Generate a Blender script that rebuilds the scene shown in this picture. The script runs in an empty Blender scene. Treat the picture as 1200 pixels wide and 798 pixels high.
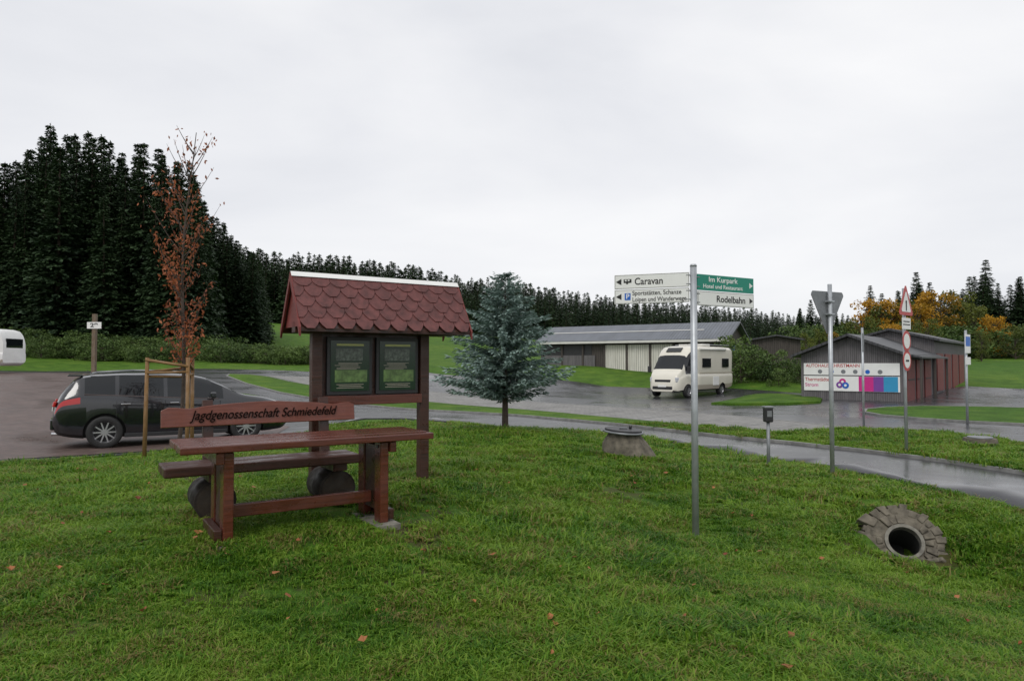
import bpy, bmesh, math, random
import numpy as np
from mathutils import Vector, Matrix
random.seed(4); rs=np.random.RandomState(7)
R=math.radians
scene=bpy.context.scene
# ---------------------------------------------------------------- materials
def newmat(name):
    m=bpy.data.materials.new(name); m.use_nodes=True
    nt=m.node_tree; b=nt.nodes['Principled BSDF']; return m,nt,b
def N(nt,t,**kw):
    n=nt.nodes.new(t)
    for k,v in kw.items(): setattr(n,k,v)
    return n
def ramp(nt,stops,src):
    r=N(nt,'ShaderNodeValToRGB'); e=r.color_ramp.elements
    while len(e)<len(stops): e.new(0.5)
    for i,(p,c) in enumerate(stops):
        e[i].position=p; e[i].color=(*c,1) if len(c)==3 else c
    nt.links.new(src,r.inputs[0]); return r
def noise(nt,scale,detail=4,coord=None,rough=.55,dist=0):
    n=N(nt,'ShaderNodeTexNoise'); n.inputs['Scale'].default_value=scale
    n.inputs['Detail'].default_value=detail; n.inputs['Roughness'].default_value=rough
    n.inputs['Distortion'].default_value=dist
    if coord is not None: nt.links.new(coord,n.inputs['Vector'])
    return n
def wpos(nt): return N(nt,'ShaderNodeNewGeometry').outputs['Position']
def opos(nt): return N(nt,'ShaderNodeTexCoord').outputs['Object']
def bump(nt,b,src,strength=.3,dist=.01):
    bp=N(nt,'ShaderNodeBump'); bp.inputs['Strength'].default_value=strength; bp.inputs['Distance'].default_value=dist
    nt.links.new(src,bp.inputs['Height']); nt.links.new(bp.outputs[0],b.inputs['Normal'])
def mat(name,col,rough=.5,var=.15,scale=8,metal=0,bmp=.1,coat=0,spec=.5):
    m,nt,b=newmat(name)
    n=noise(nt,scale,5,opos(nt))
    lo=tuple(c*(1-var) for c in col); hi=tuple(min(1,c*(1+var)) for c in col)
    r=ramp(nt,[(.3,lo),(.7,hi)],n.outputs[0]); nt.links.new(r.outputs[0],b.inputs['Base Color'])
    b.inputs['Roughness'].default_value=rough; b.inputs['Metallic'].default_value=metal
    b.inputs['Coat Weight'].default_value=coat; b.inputs['Specular IOR Level'].default_value=spec
    if bmp>0:
        n2=noise(nt,scale*6,3,opos(nt)); bump(nt,b,n2.outputs[0],bmp,.004)
    return m
def wood(name,c1,c2,rough=.35,axis=(1.2,22,22),coat=0.0):
    m,nt,b=newmat(name)
    mp=N(nt,'ShaderNodeMapping'); nt.links.new(opos(nt),mp.inputs[0]); mp.inputs['Scale'].default_value=axis
    n=noise(nt,2.2,6,mp.outputs[0],.65,.4)
    r=ramp(nt,[(.3,c1),(.7,c2)],n.outputs[0])
    nt.links.new(r.outputs[0],b.inputs['Base Color'])
    n2=noise(nt,5,4,opos(nt)); rr=ramp(nt,[(.35,(rough*.5,)*3),(.65,(rough*1.6,)*3)],n2.outputs[0])
    nt.links.new(rr.outputs[0],b.inputs['Roughness']); b.inputs['Coat Weight'].default_value=coat; b.inputs['Coat Roughness'].default_value=.15
    bump(nt,b,n.outputs[0],.35,.006); return m
def foliage(name,dark,light,scale=1.2,rough=.6,trans=.15,randamt=.3,lo=.4):
    m,nt,b=newmat(name)
    n=noise(nt,scale,3,wpos(nt))
    g=N(nt,'ShaderNodeNewGeometry'); oi=N(nt,'ShaderNodeObjectInfo')
    a=N(nt,'ShaderNodeMath',operation='MULTIPLY_ADD'); nt.links.new(g.outputs['Random Per Island'],a.inputs[0]); a.inputs[1].default_value=randamt; nt.links.new(n.outputs[0],a.inputs[2])
    a2=N(nt,'ShaderNodeMath',operation='MULTIPLY_ADD'); nt.links.new(oi.outputs['Random'],a2.inputs[0]); a2.inputs[1].default_value=.25; nt.links.new(a.outputs[0],a2.inputs[2])
    r=ramp(nt,[(lo,dark),(1.0,light)],a2.outputs[0]); nt.links.new(r.outputs[0],b.inputs['Base Color'])
    b.inputs['Roughness'].default_value=rough; b.inputs['Specular IOR Level'].default_value=.3
    if trans>0:
        t=N(nt,'ShaderNodeBsdfTranslucent'); nt.links.new(r.outputs[0],t.inputs[0])
        mx=N(nt,'ShaderNodeMixShader'); mx.inputs[0].default_value=trans
        nt.links.new(b.outputs[0],mx.inputs[1]); nt.links.new(t.outputs[0],mx.inputs[2])
        nt.links.new(mx.outputs[0],nt.nodes['Material Output'].inputs['Surface'])
    return m
M={}
M['trunk']=mat('bark',(.07,.05,.04),.9,.3,12,bmp=.6)
M['spruce']=foliage('spruce_needles',(.011,.027,.013),(.048,.085,.032),.25,trans=.0)
M['blue']=foliage('blue_spruce_needles',(.07,.125,.112),(.29,.385,.345),2.2,trans=.12,lo=.35)
M['bush']=foliage('bush_leaves',(.022,.05,.013),(.11,.17,.04),.6)
M['autumn']=foliage('autumn_leaves',(.10,.085,.012),(.55,.28,.02),.16,trans=.25,randamt=.35)
M['green_l']=foliage('green_leaves',(.03,.05,.01),(.14,.16,.025),.3,trans=.2)
M['rust']=foliage('rust_leaves',(.12,.028,.018),(.42,.14,.06),2.0,trans=.3)
M['galv']=mat('galvanised_steel',(.42,.44,.46),.45,.12,10,metal=.6,bmp=.05)
M['galvd']=mat('weathered_steel',(.22,.23,.24),.5,.15,10,metal=.5)
M['white']=mat('white_paint',(.78,.78,.76),.4,.04,3,bmp=.02)
M['offwhite']=mat('offwhite_panel',(.62,.61,.57),.5,.08,2,bmp=.03)
M['black']=mat('black_plastic',(.02,.02,.022),.5,.2,8)
M['blackp']=mat('black_ink',(.012,.012,.012),.6,0,1,bmp=0)
M['carve']=mat('burnt_lettering',(.008,.004,.003),.9,0,1,bmp=0,spec=.1)
M['greens']=mat('green_sign',(.0,.22,.15),.4,.04,3,bmp=0)
M['bluei']=mat('blue_ink',(.01,.12,.5),.4,0,3,bmp=0)
M['red']=mat('red_paint',(.45,.03,.03),.4,.05,3,bmp=0)
M['redw']=mat('red_wood',(.16,.030,.026),.6,.2,6)
M['magenta']=mat('magenta_print',(.55,.02,.22),.5,.05,3,bmp=0)
M['cyan']=mat('blue_print',(.03,.28,.50),.5,.05,3,bmp=0)
M['purple']=mat('purple_print',(.18,.05,.30),.5,.05,3,bmp=0)
M['conc']=mat('concrete',(.17,.16,.135),.9,.4,11,bmp=.6)
M['mossc']=mat('mossy_stone',(.12,.105,.08),.9,.5,9,bmp=.9)
M['wood']=wood('stained_wood',(.055,.012,.007),(.135,.034,.019),.28,coat=.3)
M['woodd']=wood('dark_stained_wood',(.026,.011,.007),(.065,.022,.014),.4)
M['woodb']=wood('bench_back_wood',(.11,.028,.017),(.19,.056,.034),.4)
M['log']=wood('log_wood',(.014,.010,.008),(.035,.026,.02),.85,(8,8,8))
M['logend']=wood('log_end_wood',(.02,.014,.010),(.05,.036,.026),.85,(9,9,9))
M['stake']=wood('stake_wood',(.15,.08,.03),(.28,.16,.065),.7,(15,15,2))
M['fence']=wood('post_wood',(.10,.07,.05),(.2,.15,.1),.7,(15,15,2))
M['roofs']=mat('red_bitumen_shingle',(.115,.036,.033),.65,.38,11,bmp=.8)
M['carp']=mat('car_paint',(.006,.007,.010),.16,.0,2,metal=.0,bmp=0,coat=1)
M['glass']=mat('dark_glass',(.008,.010,.012),.03,0,2,bmp=0,spec=.5)
M['chrome']=mat('chrome_trim',(.6,.6,.62),.15,0,2,metal=1,bmp=0)
M['alloy']=mat('alloy_wheel',(.5,.5,.52),.3,.05,3,metal=.8,bmp=0)
M['tyre']=mat('tyre_rubber',(.018,.018,.018),.75,.2,20)
M['tail']=mat('tail_light',(.42,.010,.010),.12,0,2,bmp=0,coat=.6)
M['lamp']=mat('headlamp_lens',(.5,.52,.55),.08,0,2,bmp=0,coat=1)
M['camper']=mat('camper_body',(.68,.65,.56),.3,.03,2,bmp=0,coat=.4)
M['champ']=mat('camper_stripe',(.40,.36,.29),.35,.03,2,bmp=0)
def planks(name,c1,c2,scale=8,rough=.7,axis='XY'):
    m,nt,b=newmat(name)
    w=N(nt,'ShaderNodeTexWave',wave_type='BANDS',bands_direction='X'); w.inputs['Scale'].default_value=scale/6.283
    w.inputs['Distortion'].default_value=0
    sep=N(nt,'ShaderNodeSeparateXYZ'); nt.links.new(opos(nt),sep.inputs[0])
    ad=N(nt,'ShaderNodeMath',operation='ADD'); nt.links.new(sep.outputs[0],ad.inputs[0])
    if axis=='XY': nt.links.new(sep.outputs[1],ad.inputs[1])
    else: ad.inputs[1].default_value=0
    cx=N(nt,'ShaderNodeCombineXYZ'); nt.links.new(ad.outputs[0],cx.inputs[0]); nt.links.new(sep.outputs[2],cx.inputs[2])
    nt.links.new(cx.outputs[0],w.inputs['Vector'])
    mp=N(nt,'ShaderNodeMapping'); nt.links.new(opos(nt),mp.inputs[0])
    mp.inputs['Scale'].default_value=(6,6,.6) if axis=='XY' else (1.2,.3,1); n=noise(nt,1.5,5,mp.outputs[0])
    r=ramp(nt,[(.3,c1),(.7,c2)],n.outputs[0])
    r2=ramp(nt,[(.0,(.25,)*3),(.12,(1,)*3)],w.outputs[0])
    mx=N(nt,'ShaderNodeMix',data_type='RGBA',blend_type='MULTIPLY'); mx.inputs[0].default_value=1
    nt.links.new(r.outputs[0],mx.inputs[6]); nt.links.new(r2.outputs[0],mx.inputs[7])
    nt.links.new(mx.outputs[2],b.inputs['Base Color']); b.inputs['Roughness'].default_value=rough
    bump(nt,b,w.outputs[0],.4,.02); return m
M['plankg']=planks('grey_plank_wall',(.095,.088,.092),(.16,.15,.155),22)
M['plankd']=planks('dark_plank_wall',(.04,.032,.028),(.08,.066,.058),14)
M['plankw']=planks('white_plank_wall',(.52,.50,.44),(.70,.68,.62),12)
M['metalr']=planks('metal_roof',(.075,.085,.10),(.13,.145,.17),9,.35,'X')
M['roofd']=planks('dark_roof',(.035,.036,.04),(.06,.06,.065),9,.5,'X')
def grass_ground():
    m,nt,b=newmat('grass_ground'); p=wpos(nt)
    n1=noise(nt,.9,5,p,.6); n2=noise(nt,14,4,p,.7); n3=noise(nt,.06,3,p)
    r1=ramp(nt,[(.3,(.045,.105,.010)),(.55,(.085,.175,.018)),(.75,(.15,.21,.03))],n1.outputs[0])
    r2=ramp(nt,[(.25,(.45,)*3),(.7,(1.25,)*3)],n2.outputs[0])
    mx=N(nt,'ShaderNodeMix',data_type='RGBA',blend_type='MULTIPLY'); mx.inputs[0].default_value=1
    nt.links.new(r1.outputs[0],mx.inputs[6]); nt.links.new(r2.outputs[0],mx.inputs[7])
    n4=noise(nt,1.7,5,p,.65); f=ramp(nt,[(.50,(0,0,0)),(.60,(.9,.9,.9))],n4.outputs[0])
    sp_=N(nt,'ShaderNodeSeparateXYZ'); nt.links.new(p,sp_.inputs[0])
    mr=N(nt,'ShaderNodeMapRange'); nt.links.new(sp_.outputs[1],mr.inputs[0]); mr.inputs[1].default_value=7; mr.inputs[2].default_value=13; mr.inputs[3].default_value=1; mr.inputs[4].default_value=0
    mu=N(nt,'ShaderNodeMath',operation='MULTIPLY'); nt.links.new(f.outputs[0],mu.inputs[0]); nt.links.new(mr.outputs[0],mu.inputs[1])
    mx2=N(nt,'ShaderNodeMix',data_type='RGBA'); nt.links.new(mu.outputs[0],mx2.inputs[0])
    nt.links.new(mx.outputs[2],mx2.inputs[6]); mx2.inputs[7].default_value=(.085,.065,.03,1)
    mx3=N(nt,'ShaderNodeMix',data_type='RGBA',blend_type='MULTIPLY'); mx3.inputs[0].default_value=1
    r3=ramp(nt,[(.35,(.75,.85,.8)),(.65,(1.15,1.05,1.0))],n3.outputs[0])
    nt.links.new(mx2.outputs[2],mx3.inputs[6]); nt.links.new(r3.outputs[0],mx3.inputs[7])
    nt.links.new(mx3.outputs[2],b.inputs['Base Color']); b.inputs['Roughness'].default_value=.85; b.inputs['Specular IOR Level'].default_value=.15
    n5=noise(nt,30,4,p,.7); bump(nt,b,n5.outputs[0],.8,.04); return m
M['grass']=grass_ground()
def blade_mat():
    m,nt,b=newmat('grass_blades'); p=wpos(nt)
    n1=noise(nt,1.1,6,p,.7); nb=noise(nt,.35,3,p); n3=noise(nt,2.3,4,p,.6); g=N(nt,'ShaderNodeNewGeometry')
    av=N(nt,'ShaderNodeMath',operation='MULTIPLY_ADD'); nt.links.new(nb.outputs[0],av.inputs[0]); av.inputs[1].default_value=.5; nt.links.new(n1.outputs[0],av.inputs[2])
    a=N(nt,'ShaderNodeMath',operation='MULTIPLY_ADD'); nt.links.new(g.outputs['Random Per Island'],a.inputs[0]); a.inputs[1].default_value=.30; nt.links.new(av.outputs[0],a.inputs[2])
    r=ramp(nt,[(.66,(.034,.105,.008)),(.82,(.090,.215,.014)),(.98,(.20,.32,.035))],a.outputs[0])
    dr=N(nt,'ShaderNodeMath',operation='MULTIPLY_ADD'); nt.links.new(n3.outputs[0],dr.inputs[0]); dr.inputs[1].default_value=1.5; nt.links.new(g.outputs['Random Per Island'],dr.inputs[2])
    mr=N(nt,'ShaderNodeMapRange'); nt.links.new(dr.outputs[0],mr.inputs[0]); mr.inputs[1].default_value=1.55; mr.inputs[2].default_value=1.75; mr.inputs[3].default_value=0; mr.inputs[4].default_value=1
    mxd=N(nt,'ShaderNodeMix',data_type='RGBA'); nt.links.new(mr.outputs[0],mxd.inputs[0]); nt.links.new(r.outputs[0],mxd.inputs[6]); mxd.inputs[7].default_value=(.26,.21,.075,1)
    col=mxd.outputs[2]
    nt.links.new(col,b.inputs['Base Color']); b.inputs['Roughness'].default_value=.45; b.inputs['Specular IOR Level'].default_value=.2
    t=N(nt,'ShaderNodeBsdfTranslucent'); nt.links.new(col,t.inputs[0])
    mx=N(nt,'ShaderNodeMixShader'); mx.inputs[0].default_value=.4
    nt.links.new(b.outputs[0],mx.inputs[1]); nt.links.new(t.outputs[0],mx.inputs[2])
    nt.links.new(mx.outputs[0],nt.nodes['Material Output'].inputs['Surface']); return m
M['blade']=blade_mat()
def asphalt(name,c1,c2,wet=.5,lo=.06,hi=.5,brick=None,bs=1.0,scale=.35):
    m,nt,b=newmat(name); p=wpos(nt)
    n1=noise(nt,scale,5,p,.6,.5); n2=noise(nt,120,2,p); n3=noise(nt,2.5,4,p)
    r=ramp(nt,[(.3,c1),(.7,c2)],n3.outputs[0]); col=r.outputs[0]
    if brick:
        mp=N(nt,'ShaderNodeMapping'); nt.links.new(p,mp.inputs[0]); mp.inputs['Rotation'].default_value=(0,0,brick)
        bt=N(nt,'ShaderNodeTexBrick'); nt.links.new(mp.outputs[0],bt.inputs['Vector'])
        bt.inputs['Scale'].default_value=bs; bt.inputs['Mortar Size'].default_value=.02
        bt.inputs['Color1'].default_value=(.8,.8,.8,1); bt.inputs['Color2'].default_value=(1.1,1.1,1.1,1); bt.inputs['Mortar'].default_value=(.45,.45,.42,1)
        mx=N(nt,'ShaderNodeMix',data_type='RGBA',blend_type='MULTIPLY'); mx.inputs[0].default_value=1
        nt.links.new(col,mx.inputs[6]); nt.links.new(bt.outputs[0],mx.inputs[7]); col=mx.outputs[2]
    nt.links.new(col,b.inputs['Base Color'])
    rr=ramp(nt,[(wet-.14,(lo,)*3),(wet+.14,(hi,)*3)],n1.outputs[0]); nt.links.new(rr.outputs[0],b.inputs['Roughness'])
    bp=N(nt,'ShaderNodeBump'); bp.inputs['Distance'].default_value=.003
    s=N(nt,'ShaderNodeMath',operation='MULTIPLY'); nt.links.new(rr.outputs[0],s.inputs[0]); s.inputs[1].default_value=.8
    nt.links.new(s.outputs[0],bp.inputs['Strength']); nt.links.new(n2.outputs[0],bp.inputs['Height']); nt.links.new(bp.outputs[0],b.inputs['Normal'])
    return m
M['asph']=asphalt('wet_asphalt',(.036,.036,.039),(.060,.060,.064),.44,.13,.33)
M['pave']=asphalt('grey_pavers',(.19,.185,.175),(.26,.25,.235),.34,.25,.65,.9,2.0)
M['pavr']=asphalt('red_pavers',(.105,.072,.063),(.155,.108,.095),.40,.18,.55,.55,2.2)
M['kerb']=mat('kerb_stone',(.20,.20,.19),.7,.3,6)
# ---------------------------------------------------------------- mesh helpers
COL=scene.collection
def link(o,parent=None):
    COL.objects.link(o)
    if parent is not None: o.parent=parent
    return o
def recalc(o):
    bm=bmesh.new(); bm.from_mesh(o.data); bmesh.ops.recalc_face_normals(bm,faces=bm.faces); bm.to_mesh(o.data); bm.free(); return o
def mesh(name,verts,faces,mats,parent=None,loc=(0,0,0),rot=(0,0,0),smooth=False,mi=None,bevel=0,dolink=True):
    me=bpy.data.meshes.new(name); me.from_pydata([tuple(map(float,v)) for v in verts],[],[tuple(map(int,f)) for f in faces])
    if not isinstance(mats,(list,tuple)): mats=[mats]
    for m in mats: me.materials.append(m)
    if mi is not None: me.polygons.foreach_set('material_index',np.array(mi,dtype=np.int32))
    if smooth: me.polygons.foreach_set('use_smooth',np.ones(len(me.polygons),dtype=bool))
    me.update()
    o=bpy.data.objects.new(name,me); o.location=loc; o.rotation_euler=rot
    if dolink: link(o,parent)
    if bevel>0:
        b=o.modifiers.new('bevel','BEVEL'); b.width=bevel; b.segments=2; b.limit_method='ANGLE'
    return o
def empty(name,loc,rz=0,rot=None):
    e=bpy.data.objects.new(name,None); e.location=loc; e.rotation_euler=rot if rot else (0,0,rz); e.empty_display_size=.2
    COL.objects.link(e); return e
def box(name,c,s,m,parent=None,rot=(0,0,0),bevel=.004):
    x,y,z=s[0]/2,s[1]/2,s[2]/2
    v=[(-x,-y,-z),(x,-y,-z),(x,y,-z),(-x,y,-z),(-x,-y,z),(x,-y,z),(x,y,z),(-x,y,z)]
    f=[(0,3,2,1),(4,5,6,7),(0,1,5,4),(1,2,6,5),(2,3,7,6),(3,0,4,7)]
    return mesh(name,v,f,m,parent,c,rot,bevel=bevel)
def cyl(name,p0,p1,r0,r1,m,parent=None,n=16,smooth=True,cap=True):
    p0=Vector(p0);p1=Vector(p1);d=(p1-p0); L=d.length; q=d.to_track_quat('Z','Y')
    v=[];f=[]
    for k,(z,r) in enumerate(((0,r0),(L,r1))):
        for i in range(n):
            a=2*math.pi*i/n; v.append((r*math.cos(a),r*math.sin(a),z))
    for i in range(n): f.append((i,(i+1)%n,n+(i+1)%n,n+i))
    if cap: f.append(tuple(range(n-1,-1,-1))); f.append(tuple(range(n,2*n)))
    o=mesh(name,v,f,m,parent,p0,q.to_euler())
    if smooth:
        for i in range(n): o.data.polygons[i].use_smooth=True
    return o
def poly(name,pts,th,m,parent=None,loc=(0,0,0),rot=(0,0,0),bevel=0):
    n=len(pts); v=[(x,0,z) for x,z in pts]+[(x,th,z) for x,z in pts]
    f=[tuple(range(n)),tuple(range(2*n-1,n-1,-1))]+[(i,n+i,n+(i+1)%n,(i+1)%n) for i in range(n)]
    return recalc(mesh(name,v,f,m,parent,loc,rot,bevel=bevel))
def text(name,s,size,m,parent,loc,fitw=None,align='LEFT',rot=(R(90),0,0),shear=0,off=0,ext=.0008,sp=1.0):
    c=bpy.data.curves.new(name,'FONT'); c.body=s; c.size=size; c.extrude=ext; c.align_x=align; c.align_y='CENTER'; c.shear=shear; c.offset=off; c.space_line=sp
    c.materials.append(m); o=bpy.data.objects.new(name,c); o.location=loc; o.rotation_euler=rot; link(o,parent)
    if fitw:
        bpy.context.view_layer.update()
        w=max(v[0] for v in o.bound_box)-min(v[0] for v in o.bound_box)
        if w>0: o.scale=(fitw/w,1,1)
    return o
# ---------------------------------------------------------------- terrain heights
CP=np.array([(0,0,0),(-4,0,.1),(4,0,-.1),(0,3.5,.02),(-3,3.5,.15),(3,3.5,-.15),(6,3.5,-.3),(-8,3,.1),(0,-20,0),(-20,-10,.2),(20,-10,-.2),
(-2.3,5.45,.27),(-1.24,6.14,.27),(-2.9,6.2,.27),(-2,7.2,.3),(-1,7.9,.31),(0,7,.12),(.5,5,.03),
(1.9,7.2,-.18),(3,6.5,-.28),(4.3,7.2,-.50),(4.5,8.6,-.13),(5.3,7.6,-.30),(6,7,-.32),(6,8,-.2),(3,9.5,-.08),(4.6,5.2,-.45),(3.5,7.6,-.25),
(1.84,11.5,.14),(0,11,.2),(-.28,15,.2),(-1.5,12,.2),(-4,9,.2),(-6,11.6,.03),(-9,11,-.03),(-4,14,.02),(-2,18,-.02),(3,13,-.02),
(6.3,8.6,-.17),(8,9,-.17),(4.4,13.5,-.15),(6.5,13,-.15),(0,18.5,-.15),(-4.6,23,-.12),(0,23,-.15),(10,14,-.15),(10,20,-.15),(15,20,-.15),(20,30,-.12),(5,30,-.15),(12,36,-.15),(14,32,-.15),(-9,14,-.09),(-6,16,-.09),(-12,16,-.03),
(9,40,-.14),(25,36,-.1),(-15,25,.2),(-29,40,1.0),(-40,40,1.1),(-20,45,.75),(-20,57,.95),(-35,57,1.0),(0,43,.3),(-6,46,.45),(6,41.5,.0),(-14,55,.75),(12,42,.0),
(6,47.5,1.05),(0,49.5,1.25),(-7,54,1.4),(2.6,53,1.5),(13.5,46,1.1),(-8,76,1.9),(-8,90,2.4),(30,42,.3),(40,50,1),(-60,80,3.5),(-40,110,4.5),(-80,60,3),(-35,90,2.6),(-30,68,1.8),
(-90,240,16),(0,250,12),(90,230,6),(0,120,3.5),(60,120,3.2),(70,90,2.6),(110,90,3.5),(-200,200,14),(0,700,14),(700,700,10),(-700,700,16),(0,2500,15),(2500,0,0),(-2500,0,5),(0,-2500,0),(2500,2500,10),(-2500,2500,15)],float)
def warp(x,y): return np.stack([np.arcsinh(np.asarray(x,float)/10)*10,np.arcsinh(np.asarray(y,float)/15)*15],-1)
CW=warp(CP[:,0],CP[:,1]); c0=.6
K=np.sqrt(((CW[:,None]-CW[None])**2).sum(-1)+c0**2)
nC=len(CP); A=np.zeros((nC+1,nC+1)); A[:nC,:nC]=K; A[:nC,nC]=1; A[nC,:nC]=1
Wt=np.linalg.solve(A,np.append(CP[:,2],0))
def G(x,y):
    w=warp(x,y); sh=w.shape[:-1]; w=w.reshape(-1,2); out=np.empty(len(w))
    for i in range(0,len(w),20000):
        q=w[i:i+20000]; out[i:i+20000]=np.sqrt(((q[:,None]-CW[None])**2).sum(-1)+c0**2)@Wt[:nC]+Wt[nC]
    return out.reshape(sh)
def g(x,y): return float(G(np.array([x]),np.array([y]))[0])
def inpoly(px,py,P):
    P=np.array(P); ins=np.zeros(px.shape,bool); n=len(P); j=n-1
    for i in range(n):
        xi,yi=P[i];xj,yj=P[j]
        c=((yi>py)!=(yj>py))&(px<(xj-xi)*(py-yi)/((yj-yi) if yj!=yi else 1e-9)+xi)
        ins^=c; j=i
    return ins
def smoothpoly(P,it=2):
    P=[tuple(p) for p in P]
    for _ in range(it):
        Q=[]; n=len(P)
        for i in range(n):
            a=P[i];b=P[(i+1)%n]; Q.append((a[0]*.75+b[0]*.25,a[1]*.75+b[1]*.25)); Q.append((a[0]*.25+b[0]*.75,a[1]*.25+b[1]*.75))
        P=Q
    return P
PA=[(9,-10),(8,2),(6.35,8.4),(5.5,11.1),(4.4,13.5),(3.0,16.0),(0,18.6),(-4.4,22.3),(-5.2,19),(-5.0,16),(-5.6,13.9),(-6.6,12.7),(-8.6,11.6),(-12,10.8),(-20,9),(-30,6),(-70,2),(-70,48),(-40,49),(-32,58),(-15,58),(-6,49.5),(1,44.5),(7,42),(12.5,42.3),(15,37),(16.5,33.4),(18,31),(26,42),(31,38),(36,27),(80,22),(80,-10)]
PA=smoothpoly(PA,1)
V1=smoothpoly([(-5.8,27),(0,23.2),(2.6,20.6),(4.5,17.3),(6.6,14.7),(8.2,11.2),(9.3,6),(9.8,0),(13.5,0),(12.5,8),(11.3,14),(10.8,17),(9.4,18.6),(7.0,17.0),(5.8,18.3),(4.1,21.0),(1.2,24.9),(-3.3,29.6),(-12,39),(-18,49),(-21,49),(-13,35)],1)
V3=smoothpoly([(12.3,24),(13,20.8),(15.5,18.5),(22,16.5),(40,12),(40,20),(24,24.0),(17.5,28.0),(14,27)],1)
V4=smoothpoly([(8.4,30),(13.3,29.6),(15.0,33),(14,36.2),(12.5,36),(10.6,33)],1)
P1=[(9.2,18.9),(7.0,17.5),(5.95,18.6),(4.3,21.3),(1.5,25.2),(-3.0,30),(-11.7,39.4),(-17.5,49),(-13,49),(-4.9,38),(3.6,28.2),(7.8,23.3)]
P2=[(-5.4,15),(-5.9,14),(-6.9,13.0),(-8.8,11.9),(-12,11.1),(-20,9.4),(-30,6.4),(-69,3),(-69,47),(-30,46),(-20,38),(-11,25),(-6,18.5)]
def axis(lo,hi,d,growth,far_lo,far_hi):
    a=list(np.arange(lo,hi,d)); s=d; x=a[-1]
    while x<far_hi: s*=growth; x+=s; a.append(x)
    s=d; x=a[0]; b=[]
    while x>far_lo: s*=growth; x-=s; b.append(x)
    return np.array(b[::-1]+a)
ax=axis(-10,11,.14,1.05,-3000,3000); ay=axis(2.5,19,.14,1.05,-3000,3000)
XX,YY=np.meshgrid(ax,ay); ZZ=G(XX,YY)
near=np.exp(-((YY-8)/14)**2)
def vn(x,y,s,seed):
    r=np.random.RandomState(seed); t=0
    for k in range(5):
        a=r.rand()*6.28; f=s*(.6+r.rand()); t=t+np.sin((x*math.cos(a)+y*math.sin(a))*f+r.rand()*6)
    return t/5
ZZ=ZZ+ (vn(XX,YY,3.1,1)*.022+vn(XX,YY,7,2)*.012)*near
inA=inpoly(XX,YY,PA); ZZ=np.where(inA,ZZ-.16,ZZ)
CUL=(4.36,7.66)
culm=(abs(XX-CUL[0])<.25)&(YY>CUL[1]-.12)&(YY<CUL[1]+.85); ZZ=np.where(culm,np.minimum(ZZ,-.68),ZZ)
ny,nx=XX.shape
vt=np.stack([XX,YY,ZZ],-1).reshape(-1,3)
ii=(np.arange(ny-1)[:,None]*nx+np.arange(nx-1)[None]).reshape(-1)
fc=np.stack([ii,ii+1,ii+nx+1,ii+nx],-1)
mesh('ground',vt.tolist(),fc.tolist(),M['grass'],smooth=True)
def drape(name,P,off,m,skirt=.15,step=1.0):
    bm=bmesh.new(); vs=[bm.verts.new((p[0],p[1],0)) for p in P]; f=bm.faces.new(vs)
    if f.normal.z<0: f.normal_flip()
    bmesh.ops.triangulate(bm,faces=bm.faces[:])
    xs=[p[0] for p in P]; ys=[p[1] for p in P]
    def lines(lo,hi):
        out=[0];v=0;s=step
        while v<hi: v+=s; s=step if v<26 else s*1.06; out.append(v)
        v=0;s=step
        while v>lo: v-=s; s=step if v>-14 else s*1.06; out.append(v)
        return [q for q in out if lo<q<hi]
    for q in lines(min(xs),max(xs)): bmesh.ops.bisect_plane(bm,geom=bm.verts[:]+bm.edges[:]+bm.faces[:],plane_co=(q+.013,0,0),plane_no=(1,0,0))
    for q in lines(min(ys),max(ys)): bmesh.ops.bisect_plane(bm,geom=bm.verts[:]+bm.edges[:]+bm.faces[:],plane_co=(0,q+.013,0),plane_no=(0,1,0))
    bmesh.ops.remove_doubles(bm,verts=bm.verts,dist=.001)
    bmesh.ops.recalc_face_normals(bm,faces=bm.faces)
    co=np.array([v.co[:] for v in bm.verts]); z=G(co[:,0],co[:,1])+off
    for v,zz in zip(bm.verts,z): v.co.z=zz
    for f in bm.faces:
        f.smooth=True
        if f.normal.z<0: f.normal_flip()
    be=[e for e in bm.edges if e.is_boundary]
    if skirt>0:
        r=bmesh.ops.extrude_edge_only(bm,edges=be)
        for e in r['geom']:
            if isinstance(e,bmesh.types.BMVert): e.co.z-=skirt
        for e in r['geom']:
            if isinstance(e,bmesh.types.BMFace): e.smooth=False
    me=bpy.data.meshes.new(name); bm.to_mesh(me); bm.free(); me.materials.append(m)
    o=bpy.data.objects.new(name,me); link(o); return o
drape('asphalt_road',PA,.02,M['asph'],.2)
drape('paved_parking',P1,.028,M['pave'],0)
drape('paved_car_park',P2,.028,M['pavr'],0)
drape('grass_verge',V1,.075,M['grass'],.07,step=.6)
drape('grass_verge',V3,.075,M['grass'],.07)
drape('grass_verge',V4,.12,M['grass'],.12)
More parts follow.
